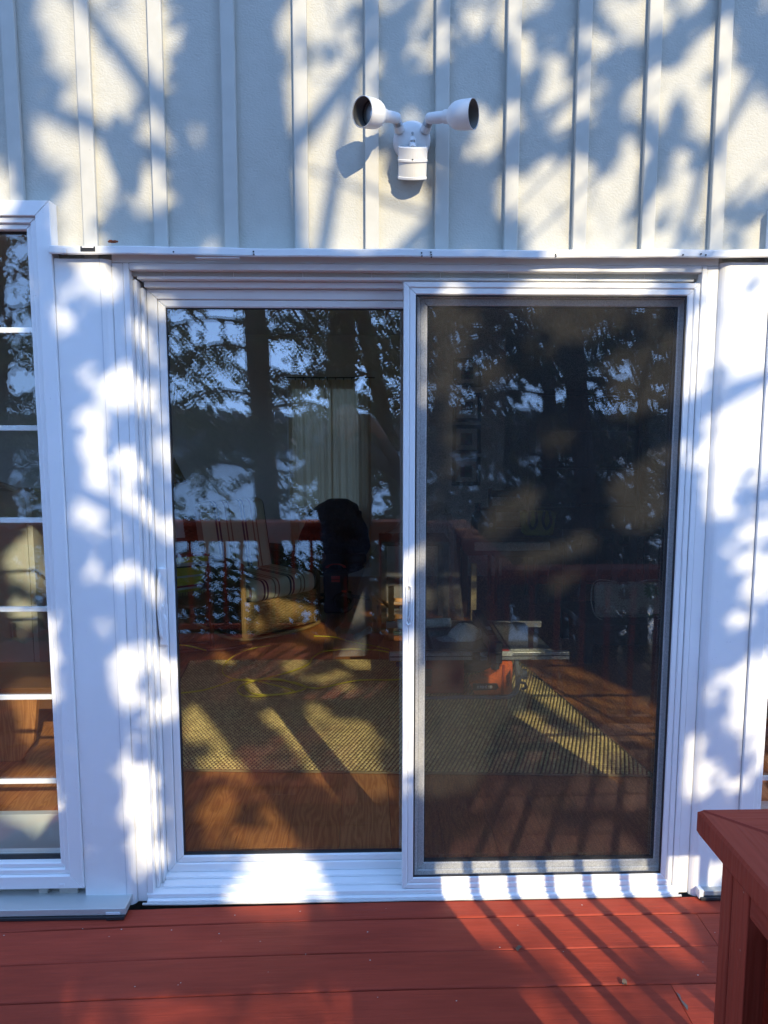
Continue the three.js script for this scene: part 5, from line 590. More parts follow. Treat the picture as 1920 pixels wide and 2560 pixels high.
{ // striped wicker armchair, turned towards the right
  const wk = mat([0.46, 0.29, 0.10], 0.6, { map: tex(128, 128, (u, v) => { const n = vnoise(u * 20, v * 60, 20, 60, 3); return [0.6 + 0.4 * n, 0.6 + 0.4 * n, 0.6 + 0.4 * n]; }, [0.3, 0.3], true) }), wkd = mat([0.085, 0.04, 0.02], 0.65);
  const t = thing('wicker_armchair', 'wicker armchair with striped seat and back cushions, sunlit on its woven front', 'armchair', [-0.138, 0.05, -2.839], Math.PI / 4 * 0.985);
  // own axes: x along the front from its near corner to the right, z towards the sitter's knees; depth runs to -z
  const F = (nx) => nx;
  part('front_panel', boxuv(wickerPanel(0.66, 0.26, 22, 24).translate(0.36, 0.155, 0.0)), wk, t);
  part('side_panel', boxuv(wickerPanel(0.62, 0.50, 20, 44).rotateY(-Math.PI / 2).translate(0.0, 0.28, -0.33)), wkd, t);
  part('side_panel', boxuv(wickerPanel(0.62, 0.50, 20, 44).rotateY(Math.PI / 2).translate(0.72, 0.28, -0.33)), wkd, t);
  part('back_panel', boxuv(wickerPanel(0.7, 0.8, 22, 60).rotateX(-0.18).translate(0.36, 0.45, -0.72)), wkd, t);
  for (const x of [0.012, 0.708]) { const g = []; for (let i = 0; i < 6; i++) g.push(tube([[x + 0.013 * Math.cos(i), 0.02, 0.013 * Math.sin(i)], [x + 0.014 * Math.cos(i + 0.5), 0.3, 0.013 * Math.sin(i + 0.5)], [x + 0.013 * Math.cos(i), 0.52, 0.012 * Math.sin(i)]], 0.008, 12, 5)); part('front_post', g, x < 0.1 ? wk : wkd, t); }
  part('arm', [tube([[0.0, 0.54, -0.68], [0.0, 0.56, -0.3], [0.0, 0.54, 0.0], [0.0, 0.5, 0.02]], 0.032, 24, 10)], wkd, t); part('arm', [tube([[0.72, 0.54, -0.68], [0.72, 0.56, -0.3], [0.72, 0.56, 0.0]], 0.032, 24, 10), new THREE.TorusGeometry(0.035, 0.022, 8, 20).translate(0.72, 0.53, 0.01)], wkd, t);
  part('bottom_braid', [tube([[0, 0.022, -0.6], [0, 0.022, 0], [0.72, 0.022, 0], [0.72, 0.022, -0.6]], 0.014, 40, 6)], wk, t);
  part('seat_deck', box(0.03, 0.69, 0.24, 0.275, -0.62, -0.02), wkd, t);
  const A = [0.52, 0.51, 0.36], N = [0.035, 0.045, 0.07], B = [0.22, 0.14, 0.09];
  const st = stripeTex([[0.14, A], [0.07, N], [0.05, A], [0.07, N], [0.22, A], [0.05, B], [0.1, A], [0.05, B], [0.25, A]], 0.24);
  const fabric = mat([1, 1, 1], 0.95, { map: st });
  part('seat_cushion', cushion(0.64, 0.15, 0.66, 0.06, fabric).translate(0.36, 0.355, -0.28), fabric, t);
  part('back_cushion', cushion(0.62, 0.16, 0.62, 0.07, fabric).rotateX(Math.PI / 2 - 0.2).translate(0.34, 0.66, -0.58), fabric, t);
}
{ // slatted wooden chair at the left with a striped pillow
  const wood = mat([0.17, 0.06, 0.025], 0.5, { map: speckle });
  const t = thing('slatted_chair', 'brown wooden chair with rails at the left edge of the clear panel', 'chair', [0, 0, 0]);
  part('post', bar([-0.336, 0.05, -2.72], [-0.327, 0.47, -2.72], 0.017, 0.017, 12), wood, t); part('post', bar([-0.85, 0.05, -2.95], [-0.85, 0.75, -3.05], 0.017, 0.017, 12), wood, t); part('post', bar([-0.95, 0.05, -2.5], [-0.95, 0.42, -2.5], 0.017, 0.017, 12), wood, t);
  [[0.37, 0.3], [0.28, 0.27], [0.19, 0.12], [0.10, 0.02]].forEach(([y, y2]) => part('rail', box(-0.9, -0.34, -0.011, 0.011, -0.008, 0.008, 0.004).rotateZ((y - y2) / 1.6).translate(0, y, -2.735 ), wood, t));
  part('rocker', [tube([[-0.95, 0.062, -2.5], [-0.6, 0.058, -2.6], [-0.2, 0.064, -2.66], [-0.05, 0.085, -2.68]], 0.015, 30, 8)], wood, t);
  part('seat', box(-0.95, -0.34, 0.36, 0.385, -3.05, -2.6, 0.006), wood, t);
  const Y = [0.52, 0.46, 0.05], W = [0.5, 0.5, 0.46], R = [0.30, 0.03, 0.03], K = [0.05, 0.05, 0.06];
  const st = stripeTex([[0.2, Y], [0.04, K], [0.08, W], [0.12, Y], [0.06, R], [0.14, Y], [0.06, W], [0.05, R], [0.2, Y], [0.05, W]], 0.30);
  const fab = mat([1, 1, 1], 0.95, { map: st });
  const pl = solo('striped_pillow', cushion(0.30, 0.12, 0.38, 0.055, fab).rotateZ(Math.PI / 2 - 0.28).rotateY(-0.5).rotateX(-0.12).translate(-0.56, 0.55, -2.92), fab, 'yellow pillow with red and grey stripes, propped on the slatted chair', 'pillow');
  const fringe = []; const r = rngOf(641); for (let i = 0; i < 40; i++) { const x = lerp(-0.7, -0.37, i / 40); fringe.push(bar([x, 0.41 + 0.045 * (i / 40), -2.8], [x + 0.02 * (r() - 0.2), 0.385 + 0.045 * (i / 40), -2.785], 0.0025, 0.001, 4)); }
  const fp = part('fringe', fringe, mat([0.45, 0.42, 0.15], 0.95), pl, null, 'stuff');
  const cl = new THREE.PlaneGeometry(0.2, 0.5, 14, 20), p = cl.attributes.position; for (let i = 0; i < p.count; i++) p.setZ(i, 0.02 * Math.sin(p.getX(i) * 40 + p.getY(i) * 3)); cl.computeVertexNormals();
  solo('hanging_cloth', boxuv(cl.rotateY(0.3).translate(-0.78, 0.42, -2.44)), new THREE.MeshPhysicalMaterial({ color: col(0.2, 0.28, 0.26), roughness: 0.95, side: THREE.DoubleSide }), 'grey green cloth hanging at the far left of the slatted chair', 'cloth');
}
{ // lamp with a scalloped shade
  const t = thing('table_lamp', 'brown table lamp with scalloped beaded shade at the left', 'lamp', [-0.93, 0, -3.8]);
  part('lamp_shade', new THREE.LatheGeometry([[0.03, 1.5], [0.07, 1.42], [0.12, 1.28], [0.19, 1.13]].map((p) => new THREE.Vector2(...p)), 24), new THREE.MeshPhysicalMaterial({ color: col(0.22, 0.11, 0.045), roughness: 0.8, transmission: 0.3, thickness: 0, side: THREE.DoubleSide }), t);
  const b = []; for (let i = 0; i < 40; i++) b.push(new THREE.SphereGeometry(0.006, 6, 5).translate(0.19 * Math.cos(i * 0.157), 1.125, 0.19 * Math.sin(i * 0.157))); part('bead_fringe', b, mat([0.5, 0.35, 0.2], 0.2), t, null, 'stuff');
  part('lamp_base', new THREE.LatheGeometry([[0.0, 1.2], [0.01, 1.2], [0.012, 0.95], [0.05, 0.85], [0.06, 0.75], [0.04, 0.66], [0.08, 0.63], [0.0, 0.63]].map((p) => new THREE.Vector2(...p)), 20), mat([0.1, 0.06, 0.03], 0.4), t);
  const s = thing('side_table', 'small dark side table under the brown lamp', 'table', [-0.93, 0, -3.8]); part('tabletop', box(-0.25, 0.25, 0.60, 0.63, -0.25, 0.25), mat([0.06, 0.03, 0.015], 0.5), s); for (const [x, z] of [[-0.22, -0.22], [0.22, -0.22], [-0.22, 0.22], [0.22, 0.22]]) part('leg', box(x - 0.02, x + 0.02, 0.05, 0.6, z - 0.02, z + 0.02), mat([0.06, 0.03, 0.015], 0.5), s);
}
{ // black jacket over a chair, tool bag under it
  const t = thing('desk_chair', 'black chair in front of the curtains, hidden under a jacket', 'chair', [0.52, 0.05, -4.05]);
  const bl = mat([0.014, 0.013, 0.014], 0.7); part('seat', cushion(0.46, 0.09, 0.44, 0.03, bl).translate(0, 0.42, 0), bl, t); part('backrest', new RoundedBoxGeometry(0.38, 0.36, 0.05, 3, 0.02).translate(0, 0.62, -0.12), bl, t); part('stem', bar([0, 0.08, 0], [0, 0.4, 0], 0.03), bl, t); for (let i = 0; i < 5; i++) part('foot', bar([0, 0.07, 0], [0.26 * Math.cos(i * 1.257), 0.03, 0.26 * Math.sin(i * 1.257)], 0.02, 0.014), bl, t);
  const g = new THREE.SphereGeometry(1, 48, 32), p = g.attributes.position, prof = [[-1, 0.16], [-0.75, 0.27], [-0.3, 0.30], [0.15, 0.30], [0.55, 0.245], [0.8, 0.19], [1, 0.12]]; for (let i = 0; i < p.count; i++) { const x = p.getX(i), y = p.getY(i), z = p.getZ(i), q = Math.hypot(x, z) || 1, h = clamp(y * 1.12, -1, 1); let k = 0; while (k < 5 && prof[k + 1][0] < h) k++; const w = lerp(prof[k][1], prof[k + 1][1], sstep(prof[k][0], prof[k + 1][0], h)), f = 1 + 0.07 * Math.sin(x * 9 + y * 5) + 0.12 * (fbm(x * 3 + 9, y * 3 + 9, 1e6, 1e6, 3, 4) - 0.5), s2 = Math.min(1, q * 1.6); p.setXYZ(i, (x / q) * s2 * w * f + 0.05 * (y > 0 ? y : 0), h * 0.33, (z / q) * s2 * 0.13 * f); } g.computeVertexNormals();
  solo('black_jacket', boxuv(g.translate(0.46, 0.64, -3.98)), mat([0.012, 0.011, 0.012], 0.85, { bumpMap: speckle }), 'black jacket draped over a chair back before the pale curtains', 'jacket');
  const b = thing('tool_bag', 'black tool bag with a red handle beside the wicker armchair', 'bag', [0.50, 0.05, -3.6]); part('bag_body', new RoundedBoxGeometry(0.2, 0.34, 0.16, 3, 0.03).translate(0, 0.2, 0), bl, b); part('handle', new THREE.TorusGeometry(0.06, 0.011, 8, 20, Math.PI).scale(1.2, 0.5, 1).translate(0, 0.40, 0.02), mat([0.45, 0.035, 0.02], 0.5), b); part('label_band', [box(-0.035, 0.035, 0.32, 0.345, 0.081, 0.086), box(-0.035, 0.035, 0.295, 0.315, 0.081, 0.086)], mat([0.40, 0.03, 0.02], 0.5), b, 'red band across the bag');
  part('wheel', new THREE.TorusGeometry(0.07, 0.018, 8, 24).translate(0.06, 0.13, 0.095), bl, b); part('red_clip', box(0.05, 0.085, 0.19, 0.23, 0.085, 0.1), mat([0.5, 0.04, 0.02], 0.5), b);
}
{ // clear plastic sheet over furniture
  const g = new THREE.PlaneGeometry(1, 1, 100, 80), p = g.attributes.position;
  for (let i = 0; i < p.count; i++) {
    const a = p.getX(i) + 0.5, b = p.getY(i) + 0.5, x = 0.52 + 0.98 * a, z = lerp(-2.45, -3.0, sstep(0.22, 0.4, a)) - 0.75 * b;
    const top = lerp(0.50, 0.90, sstep(0.05, 0.85, a)) * 1.0, edge = Math.min(sstep(0, 0.28, a), sstep(0, 0.12, 1 - a), sstep(0, 0.2, b + 0.02)), n = fbm(x * 4 + 20, z * 4 + 20, 1e6, 1e6, 3, 71) - 0.5, ridge = Math.abs(vnoise(x * 9 + z * 5, z * 3 - x * 6) - 0.5);
    p.setXYZ(i, x + 0.05 * n * (1 - edge), 0.052 + (top + 0.06 * n - 0.05 * ridge) * edge, z + 0.04 * n);
  }
  g.computeVertexNormals();
  solo('plastic_sheet', boxuv(g), new THREE.MeshPhysicalMaterial({ color: col(0.42, 0.39, 0.37), roughness: 0.35, transparent: true, opacity: 0.36, side: THREE.DoubleSide }), 'clear plastic sheet draped over furniture in the middle of the room', 'plastic sheet');
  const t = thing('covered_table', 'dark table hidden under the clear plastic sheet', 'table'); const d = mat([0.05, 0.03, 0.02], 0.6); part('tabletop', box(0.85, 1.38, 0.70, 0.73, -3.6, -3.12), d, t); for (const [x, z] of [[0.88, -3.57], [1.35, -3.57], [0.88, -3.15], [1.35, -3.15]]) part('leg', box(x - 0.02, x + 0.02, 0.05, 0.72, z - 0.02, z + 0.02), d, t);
}
{ // light wooden step stool in the sun
  const w = mat([0.55, 0.24, 0.075], 0.5, { map: woodMaps[2] }), wd = mat([0.62, 0.30, 0.10], 0.5), t = thing('wooden_stool', 'light orange wooden stool frame standing in a sun patch', 'stool', [0.925, 0.05, -2.88]);
  part('leg', box(-0.02, 0.02, 0, 0.40, -0.018, 0.018, 0.003), wd, t); part('leg', box(-0.135, -0.1, 0, 0.28, -0.26, -0.225, 0.003), wd, t); part('leg', box(0.2, 0.24, 0, 0.40, -0.018, 0.018, 0.003), wd, t); part('leg', box(0.2, 0.24, 0, 0.40, -0.26, -0.225, 0.003), wd, t);
  part('rung', box(0.021, 0.2, 0.16, 0.19, -0.012, 0.012), wd, t); part('rung', box(0.021, 0.2, 0.285, 0.31, -0.012, 0.012), wd, t); part('rung', bar([0, 0.24, -0.02], [-0.12, 0.27, -0.24], 0.014), wd, t); part('rung', box(-0.1, 0.2, 0.2, 0.225, -0.255, -0.235), wd, t);
  const pv = thing('grey_tube', 'short bent grey tube lying on the sunlit floorboards', 'tube'); part('tube_wall', [tube([[0.66, 0.075, -2.86], [0.71, 0.085, -2.9], [0.76, 0.10, -2.96]], 0.022, 20, 14)], mat([0.5, 0.5, 0.46], 0.7), pv); part('end_ring', [new THREE.TorusGeometry(0.024, 0.008, 8, 18).rotateY(0.9).translate(0.765, 0.102, -2.965)], mat([0.55, 0.56, 0.54], 0.6), pv);
}
{ // jobsite table saw on the rug
  const orange = mat([0.60, 0.105, 0.012], 0.45, { map: speckle }), redd = mat([0.30, 0.035, 0.012], 0.5), grey = mat([0.12, 0.125, 0.125], 0.45), cast = mat([0.16, 0.16, 0.155], 0.4, { metalness: 0.6, map: dirt }), alu = mat([0.5, 0.5, 0.48], 0.35, { metalness: 0.8 }), blk = M.dark;
  const t = thing('table_saw', 'orange and black portable table saw with long metal rails on the rug', 'table saw', [1.0, 0.057, -1.68]);
  // lower body: orange housing with a diagonal neck
  part('housing', extrude([[0.36, 0.022], [0.555, 0.022], [0.572, 0.04], [0.572, 0.2], [0.555, 0.262], [0.515, 0.262], [0.50, 0.19], [0.475, 0.155], [0.42, 0.125], [0.345, 0.105], [0.33, 0.09]], 0.10, 0.006, [[[0.537, 0.07], [0.558, 0.07], [0.558, 0.165], [0.537, 0.13]]]).translate(0, 0, -0.11), orange, t);
  part('housing_rib', extrude([[0.508, 0.024], [0.522, 0.024], [0.527, 0.2], [0.514, 0.2]], 0.006, 0.002).translate(0, 0, -0.008), redd, t);
  part('side_housing', extrude([[0.02, 0.022], [0.30, 0.022], [0.30, 0.25], [0.02, 0.25]], 0.16, 0.008).translate(0, 0, -0.2), redd, t);
  part('switch_box', box(0.045, 0.115, 0.07, 0.17, -0.035, -0.02, 0.006), blk, t);
  part('motor', cyl(0.085, 0.085, 0.22, 24).rotateZ(Math.PI / 2).translate(0.37, 0.18, -0.19), blk, t);
  part('neck', box(0.485, 0.55, 0.2, 0.28, -0.09, -0.03, 0.008), blk, t);
  part('frame_tube', [tube([[0.02, 0.25, -0.02], [0.0, 0.2, -0.012], [0.0, 0.05, -0.012], [0.03, 0.012, -0.012], [0.3, 0.006, -0.012], [0.56, 0.012, -0.012], [0.598, 0.05, -0.012], [0.598, 0.18, -0.012], [0.585, 0.27, -0.02]], 0.0145, 90, 12)], grey, t);
  part('back_tube', [tube([[0.0, 0.2, -0.5], [0.0, 0.05, -0.5], [0.03, 0.012, -0.5], [0.56, 0.012, -0.5], [0.598, 0.05, -0.5], [0.598, 0.2, -0.5]], 0.0145, 60, 10)], grey, t);
  { const k = cyl(0.03, 0.026, 0.04, 16).rotateZ(Math.PI / 2).translate(0.635, 0.135, -0.03); const n = []; for (let i = 0; i < 6; i++) n.push(bar([0.615, 0.135, -0.03], [0.615, 0.135 + 0.045 * Math.sin(i * 1.047), -0.03 + 0.045 * Math.cos(i * 1.047)], 0.012, 0.009)); part('knob', [k, ...n], grey, t); part('hook', [tube([[0.62, 0.09, -0.02], [0.645, 0.085, -0.015], [0.65, 0.06, -0.015], [0.63, 0.05, -0.02]], 0.008, 16, 6)], blk, t); }
  const cv = document.createElement('canvas'); cv.width = 512; cv.height = 128; const x = cv.getContext('2d'); x.fillStyle = '#0b0b0c'; x.fillRect(0, 0, 512, 128); x.fillStyle = '#d8d8d4'; x.font = 'bold 92px sans-serif'; x.textAlign = 'center'; x.textBaseline = 'middle'; x.save(); x.translate(256, 66); x.scale(1.12, 0.92); x.fillText('RIDGID', 0, 0); x.restore();
  const ct = new THREE.CanvasTexture(cv); ct.colorSpace = THREE.SRGBColorSpace;
  part('name_plate', extrude([[0.347, 0.052], [0.475, 0.052], [0.495, 0.066], [0.483, 0.092], [0.347, 0.092]], 0.004, 0.001).translate(0, 0, -0.005), blk, t);
  { const pl = new THREE.PlaneGeometry(0.128, 0.034); pl.translate(0.413, 0.072, 0.0012); const o = new THREE.Mesh(pl, mat([1, 1, 1], 0.4, { map: ct })); o.name = 'name_print'; t.add(o); }
  // table and rails
  part('table_top', extrude([[-0.02, 0.02], [0.55, 0.02], [0.55, 0.62], [-0.02, 0.62]], 0.022, 0.003).rotateX(-Math.PI / 2).translate(0, 0.262, 0), cast, t);
  part('extension_table', [extrude([[0.0, 0.03], [0.235, 0.03], [0.235, 0.05], [0.20, 0.60], [0.0, 0.60]], 0.02, 0.003).rotateX(-Math.PI / 2).translate(0.556, 0.266, 0.02)], alu, t, 'bright side table that slides out');
  part('table_slot', [box(0.1, 0.122, 0.2865, 0.2872, -0.6, -0.03, 0), box(0.42, 0.442, 0.2865, 0.2872, -0.6, -0.03, 0)], blk, t);
  part('front_rail', [box(-0.125, 0.883, 0.238, 0.282, -0.006, 0.03, 0.003)], alu, t); part('rail_groove', box(-0.124, 0.882, 0.258, 0.264, 0.0301, 0.031, 0), M.gasket, t); part('rear_rail', box(-0.125, 0.883, 0.24, 0.28, -0.665, -0.63, 0.003), alu, t);
  part('rail_end', box(0.8835, 0.887, 0.236, 0.284, -0.008, 0.032, 0.001), grey, t); part('rail_end', box(-0.129, -0.1255, 0.236, 0.284, -0.008, 0.032, 0.001), grey, t);
  part('rail_scale', box(0.56, 0.80, 0.2822, 0.2832, 0.0, 0.024, 0.0003), mat([0.62, 0.6, 0.45], 0.5), t);
  const fence = part('rip_fence', [extrude([[-0.028, 0], [0.028, 0], [0.028, 0.055], [0.012, 0.062], [-0.028, 0.062]], 0.68, 0.003).translate(0.462, 0.2875, -0.665)], mat([0.09, 0.035, 0.028], 0.4), t);
  part('fence_cap', box(0.443, 0.486, 0.3502, 0.356, -0.64, -0.08, 0.002), blk, fence); part('fence_clamp', [box(0.425, 0.50, 0.225, 0.345, 0.012, 0.062, 0.008), box(0.44, 0.485, 0.19, 0.25, 0.035, 0.058, 0.006), bar([0.43, 0.325, 0.05], [0.495, 0.325, 0.05], 0.012), bar([0.435, 0.29, 0.064], [0.49, 0.29, 0.064], 0.008)], blk, fence); part('fence_foot', box(0.5, 0.56, 0.262, 0.29, -0.002, 0.04, 0.004), mat([0.45, 0.45, 0.42], 0.4), fence); part('red_pointer', box(0.505, 0.545, 0.2902, 0.294, 0.005, 0.03, 0.001), mat([0.5, 0.04, 0.02], 0.4), fence);
  part('fence_badge', box(0.452, 0.478, 0.3563, 0.3572, -0.24, -0.17, 0.0003), mat([0.4, 0.4, 0.38], 0.4), fence);
  part('rail_clip', box(0.335, 0.38, 0.24, 0.285, 0.028, 0.05, 0.006), blk, t); part('rail_clip', box(0.385, 0.42, 0.238, 0.262, 0.03, 0.045, 0.004), grey, t);
  part('miter_bar', [box(-0.09, 0.0, 0.20, 0.225, 0.0, 0.02, 0.004), box(-0.1, 0.0, 0.34, 0.362, -0.14, -0.115, 0.004)], mat([0.03, 0.045, 0.04], 0.4), t, 'dark bars that stick out past the left end');
}
{ // cap and paper roll on the saw table
  const w = mat([0.62, 0.62, 0.56], 0.9, { map: speckle }), t = thing('baseball_cap', 'white baseball cap lying on the table saw', 'cap', [1.33, 0.344, -1.93], 0.25);
  const dome = new THREE.SphereGeometry(0.088, 32, 16, 0, 6.2832, 0, Math.PI / 2), p = dome.attributes.position; for (let i = 0; i < p.count; i++) { const x = p.getX(i), y = p.getY(i), z = p.getZ(i), s = 1 + 0.04 * Math.sin(6 * Math.atan2(z, x)); p.setXYZ(i, x * 1.12 * s + (x > 0 ? -0.2 * y * (x / 0.088) * 0.3 : 0), y * 0.95 - 0.006 * Math.sin(x * 70) * (y / 0.088), z * s); } dome.computeVertexNormals();
  part('crown', boxuv(dome), w, t);
  const b = new THREE.PlaneGeometry(0.12, 0.16, 12, 16).rotateX(-Math.PI / 2), q = b.attributes.position; for (let i = 0; i < q.count; i++) { const z = q.getZ(i) / 0.08, x = q.getX(i) + 0.06; const reach = 0.1 * Math.sqrt(Math.max(0, 1 - z * z)); q.setXYZ(i, -0.045 - (1 - Math.min(1, x / 0.12)) * 0 - reach * (x / 0.12) - 0.03, 0.016 - 0.018 * z * z - 0.01 * (x / 0.12), z * 0.082); } b.computeVertexNormals(); const b2 = b.clone().translate(0, -0.003, 0);
  part('brim', [boxuv(b), boxuv(b2)], mat([0.36, 0.42, 0.46], 0.9), t, 'pale blue grey brim'); part('button', new THREE.SphereGeometry(0.007, 10, 8).translate(0, 0.085, 0), w, t); part('strap', new THREE.TorusGeometry(0.035, 0.004, 6, 20, Math.PI).translate(0.0, 0.01, 0).rotateY(Math.PI / 2).translate(0.093, 0, 0), w, t);
  const seams = []; for (let i = 0; i < 6; i++) { const a = i * 1.047 + 0.2, c = []; for (let k = 0; k <= 8; k++) { const e = (k / 8) * 1.52; c.push([0.0995 * Math.cos(a) * Math.sin(e), 0.0845 * Math.cos(e), 0.0895 * Math.sin(a) * Math.sin(e)]); } seams.push(tube(c, 0.0012, 12, 4)); } part('seam', seams, w, t, null, 'stuff');
  const r = thing('paper_roll', 'white paper roll lying behind the cap on the table saw', 'paper roll', [1.14, 0.375, -2.12]); part('roll', bar([-0.2, 0, 0], [0.13, 0.004, -0.02], 0.03, 0.03, 20), mat([0.62, 0.62, 0.55], 0.9), r); part('band', bar([-0.075, 0.002, -0.007], [-0.06, 0.002, -0.008], 0.0308, 0.0308, 20), M.gasket, r);
}
{ // desk with things on it, against the right part of the far wall
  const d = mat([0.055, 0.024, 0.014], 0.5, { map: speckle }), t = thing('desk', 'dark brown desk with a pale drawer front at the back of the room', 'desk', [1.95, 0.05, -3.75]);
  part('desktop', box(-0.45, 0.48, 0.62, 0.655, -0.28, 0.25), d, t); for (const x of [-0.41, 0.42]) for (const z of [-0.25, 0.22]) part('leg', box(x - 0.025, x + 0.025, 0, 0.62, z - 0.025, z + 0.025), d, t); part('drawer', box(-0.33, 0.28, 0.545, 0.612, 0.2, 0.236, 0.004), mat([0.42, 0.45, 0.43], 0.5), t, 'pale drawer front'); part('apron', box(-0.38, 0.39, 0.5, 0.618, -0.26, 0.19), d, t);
  const ln = solo('board_leaning', box(1.543, 1.585, 0.05, 0.56, -3.18, -3.15, 0.002), mat([0.45, 0.36, 0.2], 0.6), 'pale narrow board standing upright before the desk', 'board');
  const bag = thing('yellow_bag', 'yellow green bag with two dark straps on the desk', 'bag', [2.15, 0.706, -3.62]); const bg = new RoundedBoxGeometry(0.27, 0.2, 0.1, 4, 0.025), bp = bg.attributes.position; for (let i = 0; i < bp.count; i++) bp.setX(i, bp.getX(i) * (1 + 0.1 * bp.getY(i) / 0.1) + 0.01 * Math.sin(bp.getY(i) * 40)); bg.computeVertexNormals(); part('bag_body', boxuv(bg.translate(0, 0.1, 0)), mat([0.30, 0.32, 0.05], 0.9), bag); for (const x of [-0.055, 0.06]) part('strap', [tube([[x - 0.02, 0.2, 0.05], [x - 0.03, 0.11, 0.066], [x, 0.06, 0.068], [x + 0.03, 0.11, 0.066], [x + 0.025, 0.2, 0.05]], 0.011, 24, 6)], M.dark, bag);
  const vs = thing('dark_vase', 'dark glossy vase at the left end of the desk', 'vase', [1.66, 0.706, -3.64]); part('vase_body', new THREE.LatheGeometry([[0.0, 0], [0.04, 0], [0.055, 0.05], [0.058, 0.12], [0.045, 0.17], [0.022, 0.2], [0.024, 0.25], [0.03, 0.26]].map((p) => new THREE.Vector2(...p)), 24), new THREE.MeshPhysicalMaterial({ color: col(0.01, 0.012, 0.014), roughness: 0.12, side: THREE.DoubleSide }), vs); part('rim', new THREE.TorusGeometry(0.029, 0.003, 6, 20).rotateX(Math.PI / 2).translate(0, 0.26, 0), M.dark, vs);
  const rd = thing('black_radio', 'small black radio with an aerial behind the vase', 'radio', [1.77, 0.706, -3.85]); part('radio_body', new RoundedBoxGeometry(0.15, 0.2, 0.09, 3, 0.01).translate(0, 0.1, 0), M.dark, rd); part('aerial', bar([-0.06, 0.2, 0], [-0.1, 0.32, 0], 0.002, 0.0015, 6), M.steel, rd); part('dial', cyl(0.02, 0.018, 0.01, 14).rotateX(Math.PI / 2).translate(0.03, 0.06, 0.048), M.steel, rd);
  const ch = thing('wooden_chair', 'dark wooden chair back standing behind the desk', 'chair', [2.05, 0.05, -4.3]); const cw = mat([0.10, 0.05, 0.03], 0.6); for (const x of [-0.17, 0.17]) part('post', bar([x, 0, 0], [x, 0.98, -0.06], 0.018), cw, ch); for (const y of [0.62, 0.76, 0.9]) part('slat', box(-0.16, 0.16, y, y + 0.06, -0.06, -0.045), cw, ch); part('seat', box(-0.2, 0.2, 0.42, 0.45, 0, 0.4), cw, ch); for (const x of [-0.17, 0.17]) part('front_leg', bar([x, 0, 0.36], [x, 0.42, 0.36], 0.018), cw, ch);
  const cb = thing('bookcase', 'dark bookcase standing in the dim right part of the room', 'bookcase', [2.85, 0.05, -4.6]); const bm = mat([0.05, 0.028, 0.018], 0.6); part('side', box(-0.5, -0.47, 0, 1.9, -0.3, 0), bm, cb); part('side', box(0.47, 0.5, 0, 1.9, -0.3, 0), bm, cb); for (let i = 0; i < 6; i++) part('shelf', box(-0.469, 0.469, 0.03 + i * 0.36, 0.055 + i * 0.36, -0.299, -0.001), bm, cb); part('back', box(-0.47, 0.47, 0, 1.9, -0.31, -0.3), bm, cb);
}
{ // bench seat with a flowered pillow at the right
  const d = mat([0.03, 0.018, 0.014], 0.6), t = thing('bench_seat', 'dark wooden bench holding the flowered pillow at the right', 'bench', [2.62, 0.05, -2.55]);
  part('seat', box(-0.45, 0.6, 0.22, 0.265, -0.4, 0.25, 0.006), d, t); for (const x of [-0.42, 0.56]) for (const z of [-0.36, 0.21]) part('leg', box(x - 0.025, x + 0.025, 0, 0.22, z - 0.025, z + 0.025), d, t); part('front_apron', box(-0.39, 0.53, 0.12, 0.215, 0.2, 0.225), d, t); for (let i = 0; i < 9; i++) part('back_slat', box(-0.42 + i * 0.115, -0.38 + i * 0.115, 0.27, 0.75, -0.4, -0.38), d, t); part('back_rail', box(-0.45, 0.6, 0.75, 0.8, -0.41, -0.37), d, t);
  const flower = tex(256, 128, (u, v) => { let c = [0.36, 0.37, 0.33]; for (const [fx, fy, R, tone] of [[0.16, 0.66, 0.13, 0], [0.52, 0.62, 0.2, 1], [0.3, 0.22, 0.19, 2], [0.86, 0.55, 0.15, 1], [0.9, 0.12, 0.16, 0]]) { const dx = (u - fx) * 2, dy = v - fy, r = Math.hypot(dx, dy) / R / 1.25, a = Math.atan2(dy, dx), pet = 0.55 + 0.45 * Math.abs(Math.cos(a * 7)); if (r < pet && r > 0.12) c = [[0.22, 0.17, 0.15], [0.26, 0.21, 0.19], [0.10, 0.2, 0.09]][tone]; } return c; }, [0.46, 0.24], true);
  const fm = mat([1, 1, 1], 0.95, { map: flower }), g = new RoundedBoxGeometry(0.46, 0.24, 0.13, 6, 0.05), p = g.attributes.position; for (let i = 0; i < p.count; i++) { const x = p.getX(i) / 0.23, y = p.getY(i) / 0.12; p.setZ(i, p.getZ(i) * (1.15 - 0.65 * Math.max(x * x, y * y))); p.setY(i, p.getY(i) * (0.9 + 0.14 * x * x)); } g.computeVertexNormals();
  const pl = solo('flowered_pillow', boxuv(g).rotateX(-0.25).translate(2.5, 0.445, -2.45), fm, 'pale pillow printed with large flowers on the dark bench', 'pillow'); part('piping', [tube([[-0.22, -0.115, 0], [0.22, -0.115, 0], [0.225, 0.118, 0], [0, 0.108, 0], [-0.225, 0.118, 0]], 0.004, 60, 6, true).rotateX(-0.25).translate(2.5, 0.445, -2.45)], mat([0.4, 0.4, 0.36], 0.9), pl);
}
